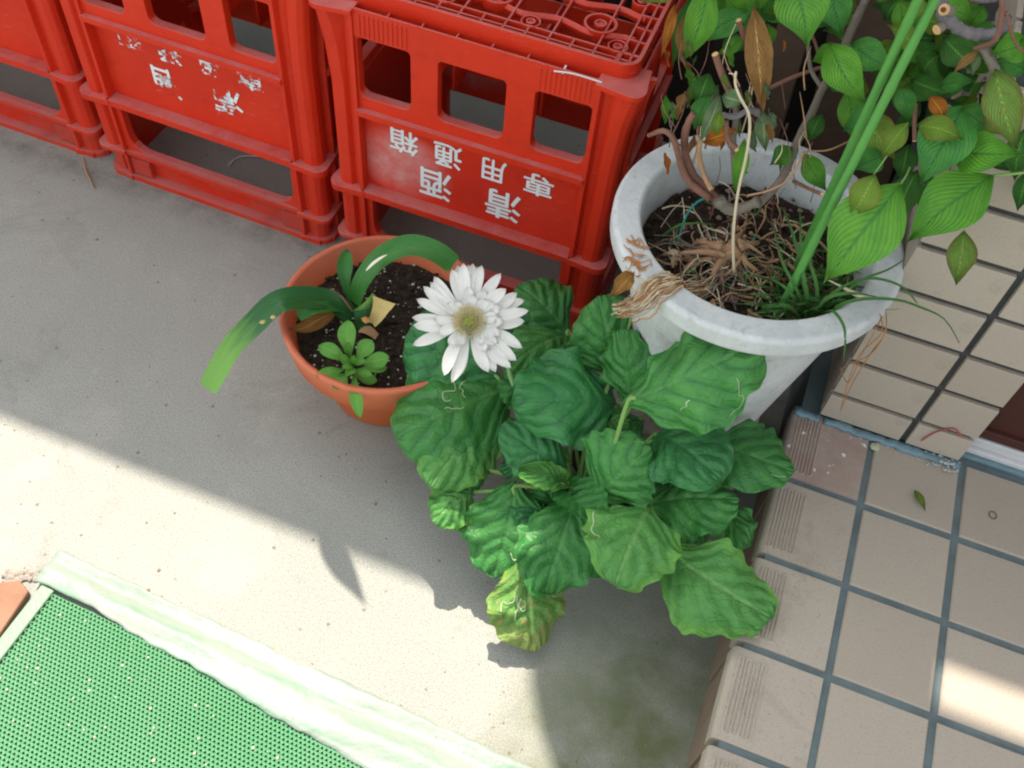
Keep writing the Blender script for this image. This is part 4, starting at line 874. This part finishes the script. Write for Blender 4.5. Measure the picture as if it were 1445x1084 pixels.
SL((345,255),(305,362),75,-.13,-.14,'shrub_dark'); SL((385,330),(315,485),50,-.15,-.17,'shrub_pale',wave=.3); SL((345,330),(300,440),70,-.14,-.15,'shrub_teal',wave=.2); SL((395,335),(470,355),60,-.16,-.165,'shrub_pale'); SL((530,385),(540,515),58,-.14,-.15,'shrub_pale',wave=.3); SL((385,385),(372,470),40,-.17,-.18,'shrub_yel')
SL((330,490),(440,450),60,-.15,-.15,'autumn',wave=.3); SL((470,480),(435,658),50,-.16,-.17,'shrub'); SL((640,515),(565,570),65,-.10,-.11,'shrub_teal'); SL((676,535),(748,655),72,-.13,-.14,'shrub'); SL((740,395),(692,490),55,-.08,-.09,'shrub_dark')
SL((825,310),(850,480),85,-.09,-.1,'shrub'); SL((960,370),(822,450),80,-.12,-.12,'shrub_teal'); SL((870,400),(985,545),115,-.11,-.13,'shrub_yel'); SL((1010,300),(1035,415),65,-.13,-.14,'shrub_teal'); SL((1038,425),(950,545),68,-.18,-.19,'shrub_yel'); pet((1038,425),(915,612),-.18,-.20,2.5)
SL((1060,170),(968,90),68,-.10,-.11,'shrub_yel'); SL((1090,250),(1150,190),90,-.07,-.08,'shrub_dark'); SL((1150,300),(1268,285),60,-.10,-.11,'shrub_teal'); SL((1160,130),(1270,230),100,-.08,-.09,'shrub_dark'); SL((1050,280),(1190,330),100,-.06,-.08,'shrub_dark'); SL((1113,335),(1162,415),52,-.16,-.165,'autumn')
SL((1280,180),(1198,252),30,-.16,-.17,'tan'); SL((1288,190),(1262,262),24,-.16,-.165,'shrub_pale'); SL((1445,150),(1325,190),100,-.12,-.14,'shrub'); SL((1445,245),(1330,215),80,-.11,-.12,'shrub_teal'); SL((1340,240),(1410,505),118,-.15,-.18,'shrub_spot',wave=.12)
SL((1220,375),(1335,455),90,-.11,-.12,'shrub_teal'); SL((1300,400),(1385,470),60,-.12,-.13,'shrub_spot'); SL((1450,440),(1412,615),85,-.13,-.14,'shrub_dark'); SL((1455,590),(1420,725),60,-.13,-.14,'shrub_dark'); SL((1150,0),(1260,70),85,-.09,-.1,'shrub'); SL((1300,20),(1255,95),60,-.09,-.1,'shrub'); SL((1385,150),(1450,125),40,-.12,-.12,'shrub_teal')
SL((1040,500),(1015,620),70,-.10,-.11,'shrub_dark'); SL((1240,100),(1380,150),80,-.06,-.07,'shrub_dark'); SL((1180,330),(1230,250),50,-.09,-.09,'shrub_teal'); SL((400,130),(470,175),60,-.09,-.1,'shrub_teal'); SL((470,130),(380,188),44,-.10,-.11,'shrub'); SL((560,-20),(690,60),70,-.02,-.03,'shrub_dark')
SL((470,60),(400,-20),70,-.07,-.08,'shrub'); SL((1010,-10),(960,70),60,-.05,-.05,'shrub_dark'); SL((1290,560),(1440,600),30,-.13,-.13,'shrub_dark'); SL((1030,20),(1110,50),60,-.08,-.08,'shrub_yel')
rl=random.Random(31)
for k in range(34):   # withered hanging scraps among the pruned stubs
    x,y=rl.uniform(180,620),rl.uniform(120,560); L_=rl.uniform(40,110); yy=rl.uniform(-.17,-.08); a=rl.uniform(.9,2.3)
    SL((x,y),(x+L_*math.cos(a)*.6,y+L_*math.sin(a)),L_*rl.uniform(.22,.45),yy,yy-.01,rl.choice(('tan','autumn','shrub_pale','shrub_pale','shrub_dark','shrub','shrub_spot')),nu=16,nv=8,wave=.4,cup=rl.uniform(.3,.9),crump=.004,roll=rl.uniform(-.7,.7))
for k in range(46):   # thin dry twigs
    x,y=rl.uniform(200,700),rl.uniform(250,740); L_=rl.uniform(60,200); a=rl.uniform(-2.2,-.9); yy=rl.uniform(-.17,-.07)
    br([(x,y,yy),(x+L_*.5*math.cos(a)+rl.uniform(-15,15),y+L_*.5*math.sin(a),yy),(x+L_*math.cos(a),y+L_*math.sin(a),yy+.02)],rl.uniform(1.5,3.2),1.2,rl.choice(('root','root_pale','bark','bark_g')),n=8,name='twig')
for k in range(150):   # inner leaves in the depth of the crown
    x=rl.choice((rl.uniform(820,1330),rl.uniform(960,1300),rl.uniform(350,800))); y=rl.uniform(-60,380) if x>820 else rl.uniform(-90,90); a=rl.uniform(0,6.28); L_=rl.uniform(60,140)
    yy=rl.uniform(-.06,.08); SL((x,y),(x+L_*math.cos(a),y+L_*math.sin(a)*.9),L_*rl.uniform(.4,.6),yy,yy+rl.uniform(-.03,.03),rl.choice(('shrub_dark','shrub','shrub_teal','shrub','shrub','shrub_yel')),nu=10,nv=6,roll=rl.uniform(-.9,.9))
# added unseen branch and leaf over the crates, placed to cast the pointed shadow
def sunray(px,py,h_): return at(px,py,z=0)+V((-.27,.51,1))*h_
A=sunray(446,742,.92); Bq=sunray(519,857,.92)
leaf('leaf',A,Bq,.032,sh,M['shrub'],n0=V((-.3,.3,1)),bulge=.05,cup=.1,nu=14,nv=8)
MB().tube(spline([A,A+V((.05,.10,.03)),V((-.10,.12,1.0)),V((.12,.12,.85)),at(*Z3(900,-20),y=.06)],24),.003,8).build('branch',M['bark_g'],sh,smooth=True)
# stakes
def stake(pts,label):
    a=at(*Z3(*pts[0][:2]),z=SZ-.005); b=at(*Z3(*pts[1][:2]),y=pts[1][2]); d=(b-a)
    pp=[a+d*(k/60) for k in range(61)]; rr=[.0045*(1-.12*k/60)*(1+(.10 if k%9==0 else 0)+random.uniform(-.02,.02)) for k in range(61)]
    MB().tube(pp,rr,12).build('plant_stake',M['stake'],tag=(label,'stake','green plant stakes'),smooth=True)
stake([(572,1120,-.17),(1170,-80,-.19)],'green plant stake leaning right, the front one reaching lowest to the pot rim')
stake([(632,965,-.145),(1106,-75,-.20)],'green plant stake leaning right, the left one of the close pair')
# ---------------------------------------------------------------- grass tuft, twine, roots over the rim
gt=thing('grass_tuft','tuft of narrow arching grass blades at the right of the white pot','grass',tuple(at(1170,430,z=SZ)))
rb=random.Random(17)
Zb=lambda x,y:(860+x/3.284,180+y/3.284)
def blade(pts,wd=9,mat='blade'):
    P_=[at(*Zb(x,y),z=z) for x,y,z in pts]; leaf('blade',P_[0],P_[-1],wd/3.284/FPX*depth(P_[0])*1.6,gt,M[mat],hw=lambda t:(1-t)**.45,cup=.4,wave=0,nu=18,nv=2,mid=P_,rnd=rb)
S0=SZ+.003
for q in [[(960,920,S0),(1060,830,S0+.05),(1180,795,S0+.07),(1330,800,S0+.07),(1440,835,S0+.07),(1550,890,S0+.04),(1620,1000,S0-.02)],
 [(940,900,S0),(1000,800,S0+.06),(1110,770,S0+.08),(1250,790,S0+.06)],[(960,880,S0),(1150,720,S0+.06),(1290,660,S0+.07),(1370,610,S0+.06)],
 [(950,900,S0),(1020,850,S0+.055),(1075,900,S0+.072),(1095,980,S0+.068),(1085,1090,S0+.03)],[(930,900,S0),(870,760,S0+.05),(800,620,S0+.08),(750,420,S0+.09)],
 [(935,900,S0),(900,700,S0+.07),(850,500,S0+.09),(800,370,S0+.09)],[(900,920,S0),(830,830,S0+.04),(700,830,S0+.04),(780,825,S0+.03)],
 [(960,900,S0),(960,740,S0+.06),(930,620,S0+.09),(960,560,S0+.1)],[(940,880,S0),(1050,760,S0+.06),(1200,700,S0+.07),(1350,735,S0+.075),(1430,820,S0+.055)],
 [(920,900,S0),(830,760,S0+.05),(740,700,S0+.05)],[(250,500,S0),(320,455,S0+.03),(400,445,S0+.035),(490,452,S0+.02)],[(930,910,S0),(890,640,S0+.08),(885,480,S0+.1),(880,370,S0+.1)]]:
    blade(q,rb.uniform(10,15))
for k in range(85):
    x,y=rb.uniform(780,1120),rb.uniform(720,930); a=rb.uniform(-.3,3.5); L_=rb.uniform(90,260)
    blade([(x,y,S0),(x+L_*.4*math.cos(a),y-L_*.45*math.sin(a),S0+.03),(x+L_*.8*math.cos(a),y-L_*.7*math.sin(a),S0+.045),(x+L_*1.1*math.cos(a),y-L_*.62*math.sin(a),S0+.03)],rb.uniform(6,12))
MB().tube(spline([at(*Zb(x,y),z=z) for x,y,z in ((1010,705,S0+.05),(1080,740,S0+.05),(1150,775,S0+.05),(1190,775,S0+.05))],10),[.0008,.0009,.001,.0012,.0018,.0024,.0028,.0028,.002,.0014,.001],6).build('dry_blade',M['root_pale'],gt)
tw=MB().tube(spline([at(*Z3(x,y),z=z) for x,y,z in ((372,678,SZ+.035),(310,700,SZ+.03),(270,745,SZ+.02),(250,800,SZ+.012),(236,850,SZ+.008))],24),.0014,6).tube(spline([at(*Z3(x,y),z=z) for x,y,z in ((375,940,SZ+.007),(410,922,SZ+.01),(450,895,SZ+.012),(480,860,SZ+.014),(510,820,SZ+.016))],20),.0014,6)
tw.build('twine',M['twine'],tag=('teal plastic twine lying among the roots in the white pot','twine'),smooth=True)
rr_=thing('root_bundle','frayed bundle of dry brown roots lying over the left rim of the white pot','roots',tuple(at(930,400,z=WZ)))
def zr(p):  # height of the rim surface under a point
    r=(V((p.x,p.y))-V((wc.x,wc.y))).length
    return WZ+.0015 if .128<r<.161 else (SZ+.006 if r<=.128 else WZ-.004-(r-.161)*1.2)
ro=random.Random(8)
for k in range(58):
    s0=ro.gauss(0,1); a=at(*Zb(470+ro.uniform(-60,50),700+s0*14),z=SZ+.014); b=at(*Zb(330+ro.uniform(-20,20),705+s0*16),z=WZ); c=at(*Zb(215+ro.uniform(-20,20),745+s0*26),z=WZ); d=at(*Zb(ro.uniform(20,130),790+s0*18),z=WZ)
    P_=[a,b,c,d]; out=[]
    for p in spline(P_,14): p.z=max(p.z-.02,zr(p))+abs(ro.gauss(0,.0014)); out.append(p+V((ro.gauss(0,.0012),ro.gauss(0,.0012),0)))
    r=ro.uniform(.0003,.0008); MB().tube(out,r,4).build('root',M[('root_rust','root_pale','root','root_rust')[k%4]] if k%3 else M['root_pale'],rr_,smooth=True)
P0=at(*Zb(110,675),z=WZ+.004);P1=at(*Zb(5,790),z=WZ-.012); leaf('dry_scrap',P0,P1,.020,rr_,M['dry_strap'],wave=.3,cup=.4)
for k in range(16):  # thin strands clinging to the rim
    x,y=(ro.uniform(60,110),ro.uniform(500,640)); pts=[at(*Zb(x+j*ro.uniform(8,22),y+ro.uniform(-14,18)+j*8),z=WZ) for j in range(6)]
    out=[]
    for p in spline(pts,14): p.z=zr(p)+.0004 if zr(p)>WZ else p.z-.002; out.append(p)
    MB().tube(out,.0006,4).build('root',M['root_rust'],rr_)
r2=thing('root_strand','thin rusty root strand hanging from the pot rim down the tiles','roots',tuple(at(1250,450,z=WZ)))
for k in range(4):
    pts=[at(1246+ro.uniform(-5,5),440+ro.uniform(-6,6),z=WZ),at(1242+ro.uniform(-10,8),470,y=-.235+ro.uniform(0,.01)),at(1222+ro.uniform(-12,12),500,y=-.2),at(1200+ro.uniform(-6,6),540 if k<3 else 515,y=-.17),at(1186,580 if k<2 else 520,y=-.15)]
    MB().tube(spline(pts,16),.0006,4).build('root',M['root_rust'],r2)
# fallen leaf and ring mark on the step
fl_=at(1297,705,z=HS+.004); leafo,_=leaf('fallen_leaf',at(1290,693,z=HS+.003),at(1305,722,z=HS+.003),.011,None,M['shrub_spot'],up=.9,cup=.3,nu=12,nv=6)
leafo['label']='small fallen leaf, half brown half green, lying on the step tiles'; leafo['category']='leaf'
q=at(1401,727,z=HS+.0008); MB().tube([q+V((math.cos(a)*.0045,math.sin(a)*.0052,0)) for a in [2*PI*k/18 for k in range(19)]],.0005,5).build('ring_mark',M['wood'],tag=('tiny dark ring lying on the tile near the right edge','ring'))
